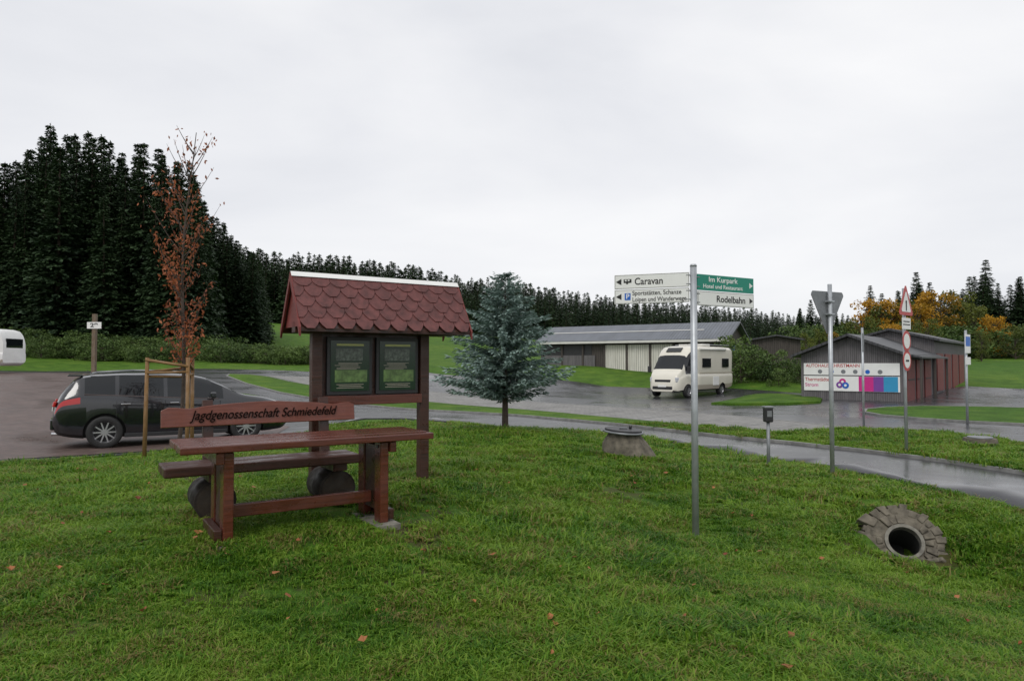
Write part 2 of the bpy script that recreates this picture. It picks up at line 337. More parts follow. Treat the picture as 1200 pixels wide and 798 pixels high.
def ribbon(name,P,w,off,th,m,closed=True):
    P=np.array(P,float); Q=[]
    n=len(P)
    for i in range(n if closed else n-1):
        a=P[i];b=P[(i+1)%n]; L=np.linalg.norm(b-a); k=max(1,int(L/.8))
        for t in range(k): Q.append(a+(b-a)*t/k)
    if not closed: Q.append(P[-1])
    Q=np.array(Q); T=np.roll(Q,-1,0)-np.roll(Q,1,0)
    if not closed: T[0]=Q[1]-Q[0]; T[-1]=Q[-1]-Q[-2]
    T/=np.linalg.norm(T,axis=1)[:,None]; Nn=np.stack([-T[:,1],T[:,0]],-1)
    a=Q+Nn*w/2;b=Q-Nn*w/2
    za=G(a[:,0],a[:,1])+off; zb=G(b[:,0],b[:,1])+off
    v=np.concatenate([np.c_[a,za-th],np.c_[a,za],np.c_[b,zb],np.c_[b,zb-th]]); n=len(Q); f=[]
    for i in range(n if closed else n-1):
        j=(i+1)%n
        for k in range(3): f.append((k*n+i,k*n+j,(k+1)*n+j,(k+1)*n+i))
    return mesh(name,v.tolist(),f,m)
ribbon('kerb',V1,.10,.080,.09,M['kerb']); ribbon('kerb',V3,.12,.085,.09,M['kerb'])
ribbon('kerb',P1[6:]+P1[:1],.14,.036,.03,M['kerb'],False)
na_=np.array([P1[i] for i in (1,2,3,4,5,6)])
for i in range(8):
    t=.5+i*.55; k=int(t); f_=t-k; a=na_[k]*(1-f_)+na_[min(k+1,5)]*f_; d=np.array([.72,.70])
    b=a+d*2.6
    if inpoly(np.array([b[0]]),np.array([b[1]]),P1)[0]: ribbon('bay_line',[tuple(a+d*.3),tuple(b)],.1,.034,.004,M['kerb'],False)
# ---------------------------------------------------------------- grass tufts
tc=bpy.data.collections.new('grass_tufts')
for k in range(6):
    r=np.random.RandomState(50+k); v=[];f=[]
    for b in range(26 if k<5 else 5):
        a=r.rand()*6.28; rad=.065*math.sqrt(r.rand()); x,y=rad*math.cos(a),rad*math.sin(a)
        h=.012+.024*r.rand()+(.015 if k==3 else 0); w=.0020+.0018*r.rand(); la=r.rand()*6.28; lean=h*(.4+1.6*r.rand())
        dx,dy=math.cos(la),math.sin(la); px,py=-dy*w,dx*w
        i=len(v)
        v+=[(x-px,y-py,-.01),(x+px,y+py,-.01),(x+dx*lean*.35+px,y+dy*lean*.35+py,h*.7),(x+dx*lean*.35-px,y+dy*lean*.35-py,h*.7),(x+dx*lean,y+dy*lean,h)]
        f+=[(i,i+1,i+2,i+3),(i+3,i+2,i+4)]
    if k>=4:
        for b in range(10):
            a=b*.75+r.rand()*.3; L=.025+.022*r.rand(); w=.010; dx,dy=math.cos(a),math.sin(a); i=len(v)
            v+=[(0,0,.006),(dx*L*.6-dy*w,dy*L*.6+dx*w,.022),(dx*L,dy*L,.016),(dx*L*.6+dy*w,dy*L*.6-dx*w,.022)]; f.append((i,i+1,i+2,i+3))
    o=mesh('tuft_%d'%k,v,f,M['blade'],dolink=False); tc.objects.link(o)
def pts_band(y0,y1,dens,sc):
    n=int((y1-y0)*(1.7*y1+3)*dens)
    y=rs.uniform(y0,y1,n); x=rs.uniform(-.85*y1-1.5,.85*y1+1.5,n)
    k=(abs(x)<.82*y+1.2); return x[k],y[k],np.full(k.sum(),sc)
xs=[];ys=[];ss=[]
for b in ((2.2,4.2,820,.95),(4.2,6,580,1.1),(6,8.5,340,1.3),(8.5,12,160,1.6),(12,20,55,1.9)):
    x,y,s=pts_band(*b); xs.append(x);ys.append(y);ss.append(s)
xs=np.concatenate(xs);ys=np.concatenate(ys);ss=np.concatenate(ss)
inA2=inpoly(xs,ys,PA); v1=inpoly(xs,ys,V1)
cul=((xs-CUL[0])**2/.30+(ys-CUL[1]-.0)**2/.20<1)
bare=.6*vn(xs,ys,2.1,9)+.6*vn(xs,ys,5.3,10)+.4*vn(xs,ys,13,12)
keep=(~inA2|v1)&~cul&((bare<.30)|(rs.rand(len(xs))<np.clip(.55-(bare-.3)*1.6,.08,1)))
xs=xs[keep];ys=ys[keep];ss=ss[keep];v1=v1[keep]
zs=G(xs,ys)+(vn(xs,ys,3.1,1)*.022+vn(xs,ys,7,2)*.012)*np.exp(-((ys-8)/14)**2)+np.where(v1,.075,0)
me=bpy.data.meshes.new('lawn_grass'); me.from_pydata(np.stack([xs,ys,zs],-1).tolist(),[],[])
at=me.attributes.new('sc','FLOAT','POINT'); hv=1+.30*vn(xs,ys,1.6,21)+.33*vn(xs,ys,6.5,22); at.data.foreach_set('value',(ss*np.clip(hv,.5,2)*(0.7+.6*rs.rand(len(xs)))).astype(np.float32))
lawn=bpy.data.objects.new('lawn_grass',me); link(lawn); me.materials.append(M['blade'])
ng=bpy.data.node_groups.new('scatter','GeometryNodeTree')
ng.interface.new_socket('Geometry',in_out='INPUT',socket_type='NodeSocketGeometry'); ng.interface.new_socket('Geometry',in_out='OUTPUT',socket_type='NodeSocketGeometry')
gi=ng.nodes.new('NodeGroupInput'); go=ng.nodes.new('NodeGroupOutput')
ci=ng.nodes.new('GeometryNodeCollectionInfo'); ci.inputs['Collection'].default_value=tc; ci.inputs['Separate Children'].default_value=True; ci.inputs['Reset Children'].default_value=True
ip=ng.nodes.new('GeometryNodeInstanceOnPoints'); ip.inputs['Pick Instance'].default_value=True
rv=ng.nodes.new('FunctionNodeRandomValue'); rv.data_type='FLOAT_VECTOR'; rv.inputs[0].default_value=(-.15,-.15,0); rv.inputs[1].default_value=(.15,.15,6.283)
na=ng.nodes.new('GeometryNodeInputNamedAttribute'); na.data_type='FLOAT'; na.inputs['Name'].default_value='sc'
m2p=ng.nodes.new('GeometryNodeMeshToPoints')
ng.links.new(gi.outputs[0],m2p.inputs[0]); ng.links.new(m2p.outputs[0],ip.inputs['Points']); ng.links.new(ci.outputs[0],ip.inputs['Instance'])
ng.links.new(rv.outputs[0],ip.inputs['Rotation']); ng.links.new(na.outputs[0],ip.inputs['Scale']); ng.links.new(ip.outputs[0],go.inputs[0])
md=lawn.modifiers.new('scatter','NODES'); md.node_group=ng
v=[];f=[]
for i in range(110):
    y=rs.uniform(2.6,10); x=rs.uniform(-.8*y,.8*y)
    if inpoly(np.array([x]),np.array([y]),PA)[0]: continue
    z=g(x,y)+.045+.008*(y/4); a=rs.rand()*6.28; s=rs.uniform(.018,.042); c,d=math.cos(a)*s,math.sin(a)*s; k=len(v); t=rs.uniform(-.02,.02)
    v+=[(x-c,y-d,z),(x-d*.6,y+c*.6,z+t),(x+c*.4-d*.5,y+d*.4+c*.5,z+.008),(x+c,y+d,z+.012),(x+c*.4+d*.5,y+d*.4-c*.5,z),(x+d*.6,y-c*.6,z-t*.5)]; f.append(tuple(range(k,k+6)))
mesh('fallen_leaves',v,f,foliage('fallen_leaf',(.14,.03,.02),(.45,.19,.07),3))
# ---------------------------------------------------------------- trees
def conifer_mesh(name,H,Rm,levels,per,nspray,sl,sw,r,mats,base=.04,droop=.35,pw=.85,up=0,trunk_r=None,gap=0,secn=2):
    V=[];F=[];mi=[]
    tr=trunk_r or H*.013
    n=8; rings=6
    for k in range(rings):
        z=H*k/(rings-1)*.985; rr=tr*(1-k/(rings-1)*.95)
        for i in range(n): a=2*math.pi*i/n; V.append((rr*math.cos(a),rr*math.sin(a),z))
    for k in range(rings-1):
        for i in range(n): F.append((k*n+i,k*n+(i+1)%n,(k+1)*n+(i+1)%n,(k+1)*n+i)); mi.append(0)
    dh=H*(1-base)/levels
    for l in range(levels):
        u0=(l+.5)/levels
        npb=max(4,int(per*(1-.5*u0)))
        a0=r.rand()*6.28
        for b in range(npb):
            if r.rand()<gap: continue
            h=H*base+(l+r.uniform(-.35,1.35))*dh; h=min(h,H*.975); u=(h/H-base)/(1-base)
            L0=Rm*(max(0,1-u)**pw)*(1 if u>.08 else .75+max(u,0)*3)+.015*Rm
            a=a0+2*math.pi*b/npb+r.uniform(-.3,.3); L=L0*r.uniform(.55,1.15); dr=droop*r.uniform(.5,1.4); upb=up+.5*max(0,u-.7)
            ca,sa=math.cos(a),math.sin(a)
            def P(t): return np.array([ca*L*t,sa*L*t,h+upb*L*t-dr*L*t*t+ .12*L*t**4])
            k=len(V); w=max(.0006*H,.012*L)
            p0=P(0);p1=P(.9); V+= [tuple(p0+[-sa*w,ca*w,0]),tuple(p0+[sa*w,-ca*w,0]),tuple(p1)]; F.append((k,k+1,k+2)); mi.append(0)
            ns=max(3,int(nspray*(.25+.75*L/Rm)))
            for s in range(ns):
                t=.08+.92*((s+r.rand())/ns); p=P(t)
                for side in range(secn):
                    sg=(-1,1)[(s+side)%2]; ang=a+sg*r.uniform(.15,1.15)*(1-.5*t); l2=sl*r.uniform(.6,1.25)*(1.15-.55*t)*(.35+.65*min(1,L/Rm*1.3))
                    d=np.array([math.cos(ang),math.sin(ang),r.uniform(-.75,.15)+up*.8]); d*=l2
                    wv=np.cross(d,[r.uniform(-.6,.6),r.uniform(-.6,.6),1]); wv=wv/np.linalg.norm(wv)*sw*r.uniform(.6,1.2)*(.5+.5*min(1,L/Rm*1.5))
                    k=len(V); q=p+r.uniform(-.12,.12,3)*sl
                    V+=[tuple(q-wv*.35),tuple(q+d*.55-wv),tuple(q+d),tuple(q+d*.5+wv)]; F.append((k,k+1,k+2,k+3)); mi.append(1)
    for s in range(14):
        a=r.rand()*6.28; z=H*r.uniform(.93,.985); k=len(V); L=sl*.45
        V+=[(0,0,z),(math.cos(a)*L*.35,math.sin(a)*L*.35,z+L*.4),(math.cos(a+.5)*L*.12,math.sin(a+.5)*L*.12,z+L*.8)]; F.append((k,k+1,k+2)); mi.append(1)
    me=bpy.data.meshes.new(name); me.from_pydata([tuple(map(float,p)) for p in V],[],F)
    for m in mats: me.materials.append(m)
    me.polygons.foreach_set('material_index',np.array(mi,dtype=np.int32)); me.update(); return me
SP=[conifer_mesh('spruce_mesh_%d'%k,22,[4.0,3.5,4.4,3.2][k],60,13,12,.75,.16,np.random.RandomState(11+k),[M['trunk'],M['spruce']],base=.03,droop=[.45,.3,.5,.35][k],pw=[.86,.8,.95,.85][k],gap=.06,secn=3) for k in range(4)]
SF=[conifer_mesh('far_spruce_mesh_%d'%k,22,[3.8,3.3,4.3][k],36,9,6,1.2,.32,np.random.RandomState(31+k),[M['trunk'],M['spruce']],base=.03,droop=.35,pw=.92) for k in range(3)]
def put(me,name,x,y,h,parent,ref=22,wide=1.0,dz=0):
    o=bpy.data.objects.new(name,me); s=h/ref; o.scale=(s*wide,s*wide,s); o.location=(x,y,g(x,y)-.3+dz); o.rotation_euler=(rs.uniform(-.02,.02),rs.uniform(-.02,.02),rs.rand()*6.28); link(o,parent); return o
fo=empty('spruce_forest',(0,0,0))
prof=np.array([(-150,190),(-60,170),(0,188),(12,180),(30,166),(50,141),(80,152),(115,150),(140,178),(160,164),(190,168),(225,188),(240,238),(262,255),(283,283),(300,294)],float)
def toph(x,y):
    px=600+800*x/y; yy=np.interp(px,prof[:,0],prof[:,1]); return 1.65+(425-yy)/800*y
for row,(d,st) in enumerate(((78,2.1),(82,2.0),(87,2.1),(93,2.3),(100,2.5))):
    px=-150+row*7
    while px<240:
        y=d+rs.uniform(-2.5,2.5); x=(px-600)/800*y
        H=toph(x,y)-g(x,y); H*=rs.uniform(.86,1.03) if row else rs.uniform(.72,1.0)
        put(SP[rs.randint(4)],'spruce',x,y,H,fo,wide=rs.uniform(.9,1.2)); px+=st/y*800*rs.uniform(.7,1.3)
for i in range(44):
    y=rs.uniform(100,125); px=rs.uniform(222,305); x=(px-600)/800*y; H=(toph(x,y)-g(x,y))*rs.uniform(.80,1.0); put(SP[rs.randint(4)],'spruce',x,y,H,fo,wide=1.2)
ff=empty('distant_forest',(0,0,0))
prof2=np.array([(200,286),(283,289),(340,294),(420,300),(500,313),(560,323),(620,331),(700,344),(800,353),(870,359),(930,366),(1000,372),(1200,380)],float)
for row,d in enumerate((200,206,214,224,236,248,260)):
    px=190
    while px<1250:
        y=d+rs.uniform(-4,4); x=(px-600)/800*y; yy=np.interp(px,prof2[:,0],prof2[:,1])
        H=(1.65+(425-yy)/800*y-g(x,y))*rs.uniform(.80,1.0)*(.85 if row<2 else 1.03); H=max(H,7)
        put(SF[rs.randint(3)],'spruce',x,y,H,ff,wide=rs.uniform(1.1,1.6)); px+=2.4/y*800*rs.uniform(.5,1.3)
prof3=np.array([(935,356),(950,352),(965,368),(1015,358),(1020,335),(1045,345),(1075,318),(1095,332),(1140,320),(1157,303),(1175,335),(1197,322),(1230,320),(1400,300)],float)
rf=empty('spruce_grove',(0,0,0))
for d in (88,94,101,110):
    px=938
    while px<1420:
        y=d+rs.uniform(-3,3); x=(px-600)/800*y; yy=np.interp(px,prof3[:,0],prof3[:,1])
        H=(1.65+(425-yy)/800*y-g(x,y))*rs.uniform(.72,1.03)
        put(SP[rs.randint(4)],'spruce',x,y,H,rf,wide=rs.uniform(1.2,1.6)); px+=2.3/y*800*rs.uniform(.7,1.4)
for (px,yy,y) in ((1157,302,90),(1075,317,92),(1199,322,86),(1140,322,94),(950,350,90),(1021,333,92)):
    x=(px-600)/800*y; put(SP[1],'spruce',x,y,1.65+(425-yy)/800*y-g(x,y)+.3,rf,wide=1.4)
def broad_mesh(name,H,Rm,ncl,nleaf,ls,r,mats,cb=.25):
    V=[];F=[];mi=[]
    def tube(p0,p1,r0,r1,n=6):
        p0=np.array(p0,float);p1=np.array(p1,float);d=p1-p0;d/=np.linalg.norm(d); a=np.cross(d,[.3,.5,.8]);a/=np.linalg.norm(a);b=np.cross(d,a);k=len(V)
        for p,rr in ((p0,r0),(p1,r1)):
            for i in range(n): t=2*math.pi*i/n; V.append(tuple(p+(a*math.cos(t)+b*math.sin(t))*rr))
        for i in range(n): F.append((k+i,k+(i+1)%n,k+n+(i+1)%n,k+n+i)); mi.append(0)
    tube((0,0,-.2),(0,0,H*.45),H*.02,H*.014); tube((0,0,H*.45),(H*.02,0,H*.85),H*.014,H*.005)
    for c in range(ncl):
        a=r.rand()*6.28; zz=r.uniform(cb,.96); rr=Rm*math.sqrt(max(0.02,1-((zz-.55)/.5)**2))*math.sqrt(r.rand())
        cc=np.array([math.cos(a)*rr,math.sin(a)*rr,H*zz]); st=np.array([0,0,H*max(.12,zz-.25)]); tube(st,cc,H*.006,H*.002,4)
        cr=Rm*r.uniform(.2,.38)
        d=r.normal(size=(nleaf,3)); d/=np.linalg.norm(d,axis=1)[:,None]; d*=(cr*r.uniform(.5,1.1,nleaf))[:,None]; d[:,2]*=.7
        for q in d:
            p=cc+q; u=r.normal(size=3);u/=np.linalg.norm(u);w=np.cross(u,r.normal(size=3));w/=np.linalg.norm(w);s=ls*r.uniform(.6,1.3);k=len(V)
            V+=[tuple(p-u*s),tuple(p+w*s*.55),tuple(p+u*s),tuple(p-w*s*.55)];F.append((k,k+1,k+2,k+3));mi.append(1)
    me=bpy.data.meshes.new(name); me.from_pydata([tuple(map(float,p)) for p in V],[],F)
    for m in mats: me.materials.append(m)
    me.polygons.foreach_set('material_index',np.array(mi,dtype=np.int32)); me.update(); return me
BA=[broad_mesh('autumn_tree_mesh_%d'%k,9,3.2,46,60,.20,np.random.RandomState(70+k),[M['trunk'],M['autumn']],.15) for k in range(2)]
BG=[broad_mesh('green_tree_mesh_%d'%k,9,3.2,40,55,.20,np.random.RandomState(80+k),[M['trunk'],M['green_l']],.12) for k in range(2)]
BB=[broad_mesh('bush_mesh_%d'%k,3,2.0,26,60,.11,np.random.RandomState(90+k),[M['trunk'],M['bush']],.08) for k in range(3)]
for i,(px,yy,d,kind,w) in enumerate([(1028,345,82,'a',1),(1050,350,80,'g',1.1),(1072,350,78,'a',1),(1094,340,82,'a',1.1),(1118,338,84,'g',1.0),(1140,352,80,'g',1),(1165,365,76,'a',.8),(1010,368,78,'g',1),(990,374,80,'g',.9),(960,382,74,'g',1),(1190,378,72,'g',1.1),(1085,370,70,'g',.9),(1045,374,70,'a',.8),(1150,384,66,'g',.8),(945,387,70,'g',.9),(975,385,76,'a',.7)]):
    x=(px-600)/800*d; H=1.65+(425-yy)/800*d-g(x,d); put((BA if kind=='a' else BG)[i%2],'autumn_tree' if kind=='a' else 'broadleaf_tree',x,d,H,None,9,w)
hg=empty('hedge',(0,0,0))
for i in range(90):
    x=rs.uniform(-56,-17); y=rs.uniform(66,72)+(-x-22)*.05; put(BB[i%3],'hedge_bush',x,y,rs.uniform(1.4,2.3),hg,3,1.3)
for i,(px,d,h) in enumerate([(868,42,2.7),(880,43,2.3),(905,43,2.0),(921,42,1.8),(858,44,2.8),(935,41,1.4),(893,42,1.8),(912,40,1.3)]):
    x=(px-600)/800*d; put(BB[i%3],'bush',x,d,h,None,3,.9)
bf=empty('forest_undergrowth',(0,0,0))
for i in range(70):
    y=rs.uniform(70,77); px=rs.uniform(-120,275); put(BB[i%3],'undergrowth_bush',(px-600)/800*y,y,rs.uniform(1.5,3),bf,3,1.3)
for i in range(60):
    y=rs.uniform(76,86); px=rs.uniform(930,1300); put(BB[i%3],'undergrowth_bush',(px-600)/800*y,y,rs.uniform(2,4.2),bf,3,1.3)
bm_=conifer_mesh('blue_spruce_mesh',3.5,1.5,27,18,28,.19,.027,np.random.RandomState(5),[M['trunk'],M['blue']],base=.19,droop=.18,pw=.62,up=.24,trunk_r=.075,secn=4,gap=.10)
bs=bpy.data.objects.new('blue_spruce_tree',bm_); bs.location=(-.15,15,g(-.15,15)-.05); link(bs)
tx,ty=-5.72,11.7; tz=g(tx,ty)
yt=empty('young_tree',(tx,ty,tz)); r=np.random.RandomState(3)
V=[];F=[];mi=[]
def tube(pts,rad,n=6):
    k0=len(V)
    for j,(p,rr) in enumerate(zip(pts,rad)):
        d=(pts[min(j+1,len(pts)-1)]-pts[max(j-1,0)]); d=d/np.linalg.norm(d); a=np.cross(d,[.9,.1,.2]); a/=np.linalg.norm(a); b=np.cross(d,a)
        for i in range(n): t=2*math.pi*i/n; V.append(tuple(p+(a*math.cos(t)+b*math.sin(t))*rr))
    for j in range(len(pts)-1):
        for i in range(n): F.append((k0+j*n+i,k0+j*n+(i+1)%n,k0+(j+1)*n+(i+1)%n,k0+(j+1)*n+i)); mi.append(0)
def axp(z): return np.array([.05*math.sin(z*1.3)+.035*z,.04*math.cos(z),z])
tube([axp(z) for z in np.linspace(-.1,5.6,14)],np.linspace(.038,.006,14))
for b in range(62):
    z=r.uniform(1.3,5.25); a=r.rand()*6.28; L=r.uniform(.4,.95)*(1.15-.6*abs(z-3)/2.6); p0=axp(z)
    pts=[p0+np.array([math.cos(a)*L*.6*t,math.sin(a)*L*.6*t,L*(.75*t+.25*t*t)]) for t in (0,.35,.7,1)]; tube(pts,[.010,.007,.005,.002],4)
    nl=int(r.uniform(14,36)*(1.2 if z<4.2 else .4))
    for _ in range(nl):
        t=r.uniform(.25,1.05); p=pts[0]+(pts[3]-pts[0])*t+r.normal(size=3)*.06; u=r.normal(size=3);u[2]-=.8;u/=np.linalg.norm(u);w=np.cross(u,r.normal(size=3));w/=np.linalg.norm(w);s=r.uniform(.022,.05);k=len(V)
        V+=[tuple(p-u*s),tuple(p+w*s*.45),tuple(p+u*s),tuple(p-w*s*.45)];F.append((k,k+1,k+2,k+3));mi.append(1)
mesh('trunk_and_leaves',V,F,[M['trunk'],M['rust']],yt,mi=mi)
st=empty('tree_stakes',(tx,ty,tz)); sp=[(-.42,-.25),(.32,-.3),(.05,.45)]
for i,(a,b) in enumerate(sp): cyl('stake_%d'%(i+1),(a,b,-.2),(a*.95,b*.95,1.70),.034,.030,M['stake'],st)
for i in range(3):
    a=sp[i];b=sp[(i+1)%3]; cyl('rail_%d'%(i+1),(a[0],a[1],1.66-.06*i),(b[0],b[1],1.55-.05*i),.025,.025,M['stake'],st,8)
    cyl('low_rail_%d'%(i+1),(a[0],a[1],1.44-.04*i),(b[0],b[1],1.46-.04*i),.02,.02,M['stake'],st,8)
# ---------------------------------------------------------------- picnic table & bench
AN=R(33); u=(math.cos(AN),math.sin(AN))
def along(x,y,l,n=0): return (x+u[0]*l+.545*n, y+u[1]*l-.839*n)
ox,oy=-2.3,5.45; gz=.27
tb=empty('picnic_table',(*along(ox,oy,.63),gz),AN)
for i,s in enumerate((-1,1)):
    X=s*.63
    box('leg_front_%d'%i,(X,-.20,.345),(.075,.14,.70),M['wood'],tb,bevel=.008)
    box('leg_back_%d'%i,(X,.20,.345),(.075,.14,.70),M['wood'],tb,bevel=.008)
    box('leg_panel_%d'%i,(X+.0,0,.38),(.05,.24,.56),M['woodd'],tb,bevel=.005)
    box('leg_head_%d'%i,(X+s*.068,0,.655),(.06,.6,.09),M['wood'],tb,bevel=.008)
    box('leg_foot_%d'%i,(X+s*.068,0,.07),(.06,.5,.09),M['woodd'],tb,bevel=.008)
    box('concrete_pad_%d'%i,(X,-.05,-.025),(.22,.64,.07),M['conc'],tb)
    for q in (-.2,.2): cyl('bolt_%d'%i,(X-s*.04,q,.655),(X-s*.05,q,.655),.014,.012,M['galvd'],tb,8)
box('stretcher',(0,-.05,.21),(1.18,.05,.10),M['wood'],tb,bevel=.006)
for j in range(4): box('top_plank_%d'%j,(.045+rs.uniform(-.006,.006),-.2625+.175*j,.735+rs.uniform(-.002,.002)),(2.04,.171,.055),M['wood'],tb,bevel=.008)
bx,by=along(ox,oy,.507,-.80)
bn=empty('park_bench',(bx,by,gz),AN)
for j in range(2): box('seat_plank_%d'%j,(0,-.12+.225*j,.45),(1.72,.215,.085),M['woodd'],bn,bevel=.012)
for i,s in enumerate((-.44,.66)):
    cyl('log_%d'%i,(s,-.14,.165),(s,.34,.165),.175,.165,M['log'],bn,18)
    cyl('log_end_%d'%i,(s,-.146,.165),(s,-.139,.165),.155,.155,M['logend'],bn,18)
    box('seat_bearer_%d'%i,(s,.0,.375),(.14,.40,.065),M['woodd'],bn)
    box('back_post_%d'%i,(s,.30,.62),(.09,.06,.82),M['woodd'],bn,rot=(R(-8),0,0))
top=[]
for k in range(33):
    t=k/32; x=.90*(1-2*t); z=.180+.035*math.exp(-((abs(x))/.45)**2)-.018*math.exp(-((abs(x)-.66)/.10)**2)-(.025 if abs(x)>.88 else 0); top.append((x,z))
poly('backrest',[(-.90,0),(.90,0)]+top,.05,M['woodb'],bn,(.06,.235,.795),(R(-8),0,0),bevel=.006)
text('lettering','Jagdgenossenschaft Schmiedefeld',.122,M['carve'],bn,(.08,.2395,.892),1.38,'CENTER',rot=(R(82),0,0),shear=.35,off=.0010,ext=.0015)
# ---------------------------------------------------------------- notice board
cx,cy=-1.53,7.55; bz=g(cx,cy)
nb=empty('notice_board',(cx,cy,bz),AN)
RZ=2.56-bz; EZ=2.00-bz; RY=.34
for i,s in enumerate((-.64,.60)): box('post_%d'%i,(s,0,(RZ-.3)/2-.1),(.11,.11,RZ-.15),M['woodd'],nb,bevel=.008)
box('beam',(0.04,0,EZ+.02),(1.84,.12,.12),M['woodd'],nb,bevel=.006)
box('beam_front',(.06,-RY+.06,EZ),(1.84,.05,.07),M['woodd'],nb)
box('back_panel',(-.01,.02,(EZ+.92)/2),(1.13,.03,EZ-.92),M['woodd'],nb)
box('bottom_rail',(-.01,-.03,.93),(1.13,.09,.10),M['wood'],nb)
M['poster']=mat('poster_green',(.008,.030,.013),.15,.25,5,bmp=0)
M['posterl']=mat('poster_pale',(.10,.17,.05),.25,.6,16,bmp=0)
M['posterg']=mat('poster_photo',(.08,.10,.08),.25,.8,30,bmp=0)
M['posty']=mat('poster_yellow',(.4,.42,.12),.3,.1,5,bmp=0)
for i,s in enumerate((-.285,.265)):
    box('case_%d'%i,(s,-.02,1.30),(.50,.05,.62),M['black'],nb)
    box('poster_%d'%i,(s,-.049,1.30),(.43,.008,.54),M['poster'],nb,bevel=0)
    box('poster_title_%d'%i,(s,-.0545,1.525),(.30,.002,.022),M['posty'],nb,bevel=0)
    box('poster_photo_%d'%i,(s-.01,-.0545,1.42),(.30,.002,.13),M['posterg'],nb,bevel=0)
    box('poster_map_%d'%i,(s+.01,-.0545,1.19),(.36,.002,.13),M['posterl'],nb,bevel=0)
    for k in range(6): box('poster_line_%d_%d'%(i,k),(s-.02*(k%3),-.0545,1.33-.013*k),(.26-.04*(k%2),.002,.004),M['champ'],nb,bevel=0)
    for k in range(3): box('poster_line2_%d_%d'%(i,k),(s,-.0545,1.10-.018*k),(.3-.05*(k%2),.002,.005),M['champ'],nb,bevel=0)
pit=math.atan2(RZ-EZ,RY); sl0=math.hypot(RZ-EZ,RY)
X0,X1=-.90,1.03
for sgn,nm in ((-1,'front'),(1,'back')):
    v=[(X0,0,RZ),(X1,0,RZ),(X1,sgn*RY,EZ),(X0,sgn*RY,EZ)]; v+=[(a,b,c-.035) for a,b,c in v]
    f=[(0,1,2,3),(7,6,5,4),(0,4,5,1),(1,5,6,2),(2,6,7,3),(3,7,4,0)]
    mesh('roof_deck_'+nm,v,f,M['woodd'],nb)
    V=[];F=[]; W=.193; nrow=5; ex=(sl0+.015)/nrow
    for row in range(nrow):
        d1=(row+1)*ex+.01; d0=max(0,d1-ex*1.6); h0=.004; h1=.020
        off=(row%2)*.5*W; ncol=int((X1-X0)/W)+2
        for c in range(-1,ncol):
            xa=X0+c*W+off; xb=xa+W-.005
            prof_=[(0,0),(0,.60),(.12,.80),(.30,1),(.70,1),(.88,.80),(1,.60),(1,0)]
            pts=[]; jx=rs.uniform(-.004,.004); jd=rs.uniform(-.005,.005)
            for a,t in prof_:
                X=xa+(xb-xa)*a; D=d0+(d1-d0)*t+(jd+ (a-.5)*jx if t>0 else 0)
                X=min(max(X,X0-.01),X1+.01)
                pts.append((X,D,h0+(h1-h0)*t+ (c%2)*.0008+row*.0006))
            if pts[-1][0]-pts[0][0]<.02: continue
            k=len(V); cs,sn=math.cos(pit),math.sin(pit)
            for lay in (0,.009):
                for X,D,h in pts: V.append((X,sgn*(D*cs+(h+lay)*sn),RZ-D*sn+(h+lay)*cs))
            n=len(pts)
            F.append(tuple(range(k+n,k+2*n))); F.append(tuple(range(k+n-1,k-1,-1)))
            for q in range(n-1): F.append((k+q,k+q+1,k+n+q+1,k+n+q))
    recalc(mesh('shingles_'+nm,V,F,M['roofs'],nb))
    mesh('ridge_flashing_'+nm,[(X0-.015,0,RZ+.04),(X1+.015,0,RZ+.04),(X1+.015,sgn*.04,RZ-.012),(X0-.015,sgn*.04,RZ-.012)],[(0,1,2,3)],M['white'],nb)
for X,nm in ((X0+.02,'left'),(X1-.05,'right')):
    v=[(X,-RY*.93,EZ+.02),(X,RY*.93,EZ+.02),(X,0,RZ-.06)]; v+=[(a+.03,b,c) for a,b,c in v]
    mesh('gable_'+nm,v,[(0,1,2),(5,4,3),(0,3,4,1),(1,4,5,2),(2,5,3,0)],M['redw'],nb)
for X,nm in ((X0-.012,'l'),(X1+.012,'r')):
    for sgn in (-1,1):
        v=[(X-.01,0,RZ+.03),(X+.01,0,RZ+.03),(X+.01,sgn*(RY+.02),EZ+.005),(X-.01,sgn*(RY+.02),EZ+.005)]; v+=[(a,b,c-.09) for a,b,c in v]
        mesh('barge_%s_%d'%(nm,sgn),v,[(0,1,2,3),(7,6,5,4),(0,4,5,1),(1,5,6,2),(2,6,7,3),(3,7,4,0)],M['redw'],nb)
# ---------------------------------------------------------------- direction signpost
sx,sy=1.92,7.2; sz=g(sx,sy)
sg=empty('direction_signpost',(sx,sy,sz))
cyl('pole',(0,0,-.3),(0.0,0,2.67-sz),.035,.035,M['galv'],sg,20); cyl('pole_cap',(0,0,2.668-sz),(0,0,2.69-sz),.038,.03,M['galv'],sg,20)
def finger(nm,z,h,L,ang,side,m):
    e=bpy.data.objects.new(nm,None); e.location=(0,0,z-sz); e.rotation_euler=(0,0,ang); link(e,sg)
    c=.04+L/2
    box('panel',(side*c,-.012,0),(L,.016,h),m,e,bevel=.002)
    for k in (-1,1): box('clamp_%d'%k,(side*.03,-.0,k*h*.3),(.09,.045,.012),M['galvd'],e)
    return e
def arrow(e,x,z,s,side,m):
    poly('arrow',[(x-side*s*.5,z-s*.62),(x+side*s*.6,z),(x-side*s*.5,z+s*.62)],.001,m,e,(0,-.0215,0))
def border(e,side,L,h,m):
    c=side*(.04+L/2); t=.003
    for k in (-1,1):
        box('edge_h%d'%k,(c,-.0208,k*(h/2-.006)),(L-.016,.001,t),m,e,bevel=0); box('edge_v%d'%k,(c+k*(L/2-.008),-.0208,0),(t,.001,h-.012),m,e,bevel=0)
LA=-R(20)
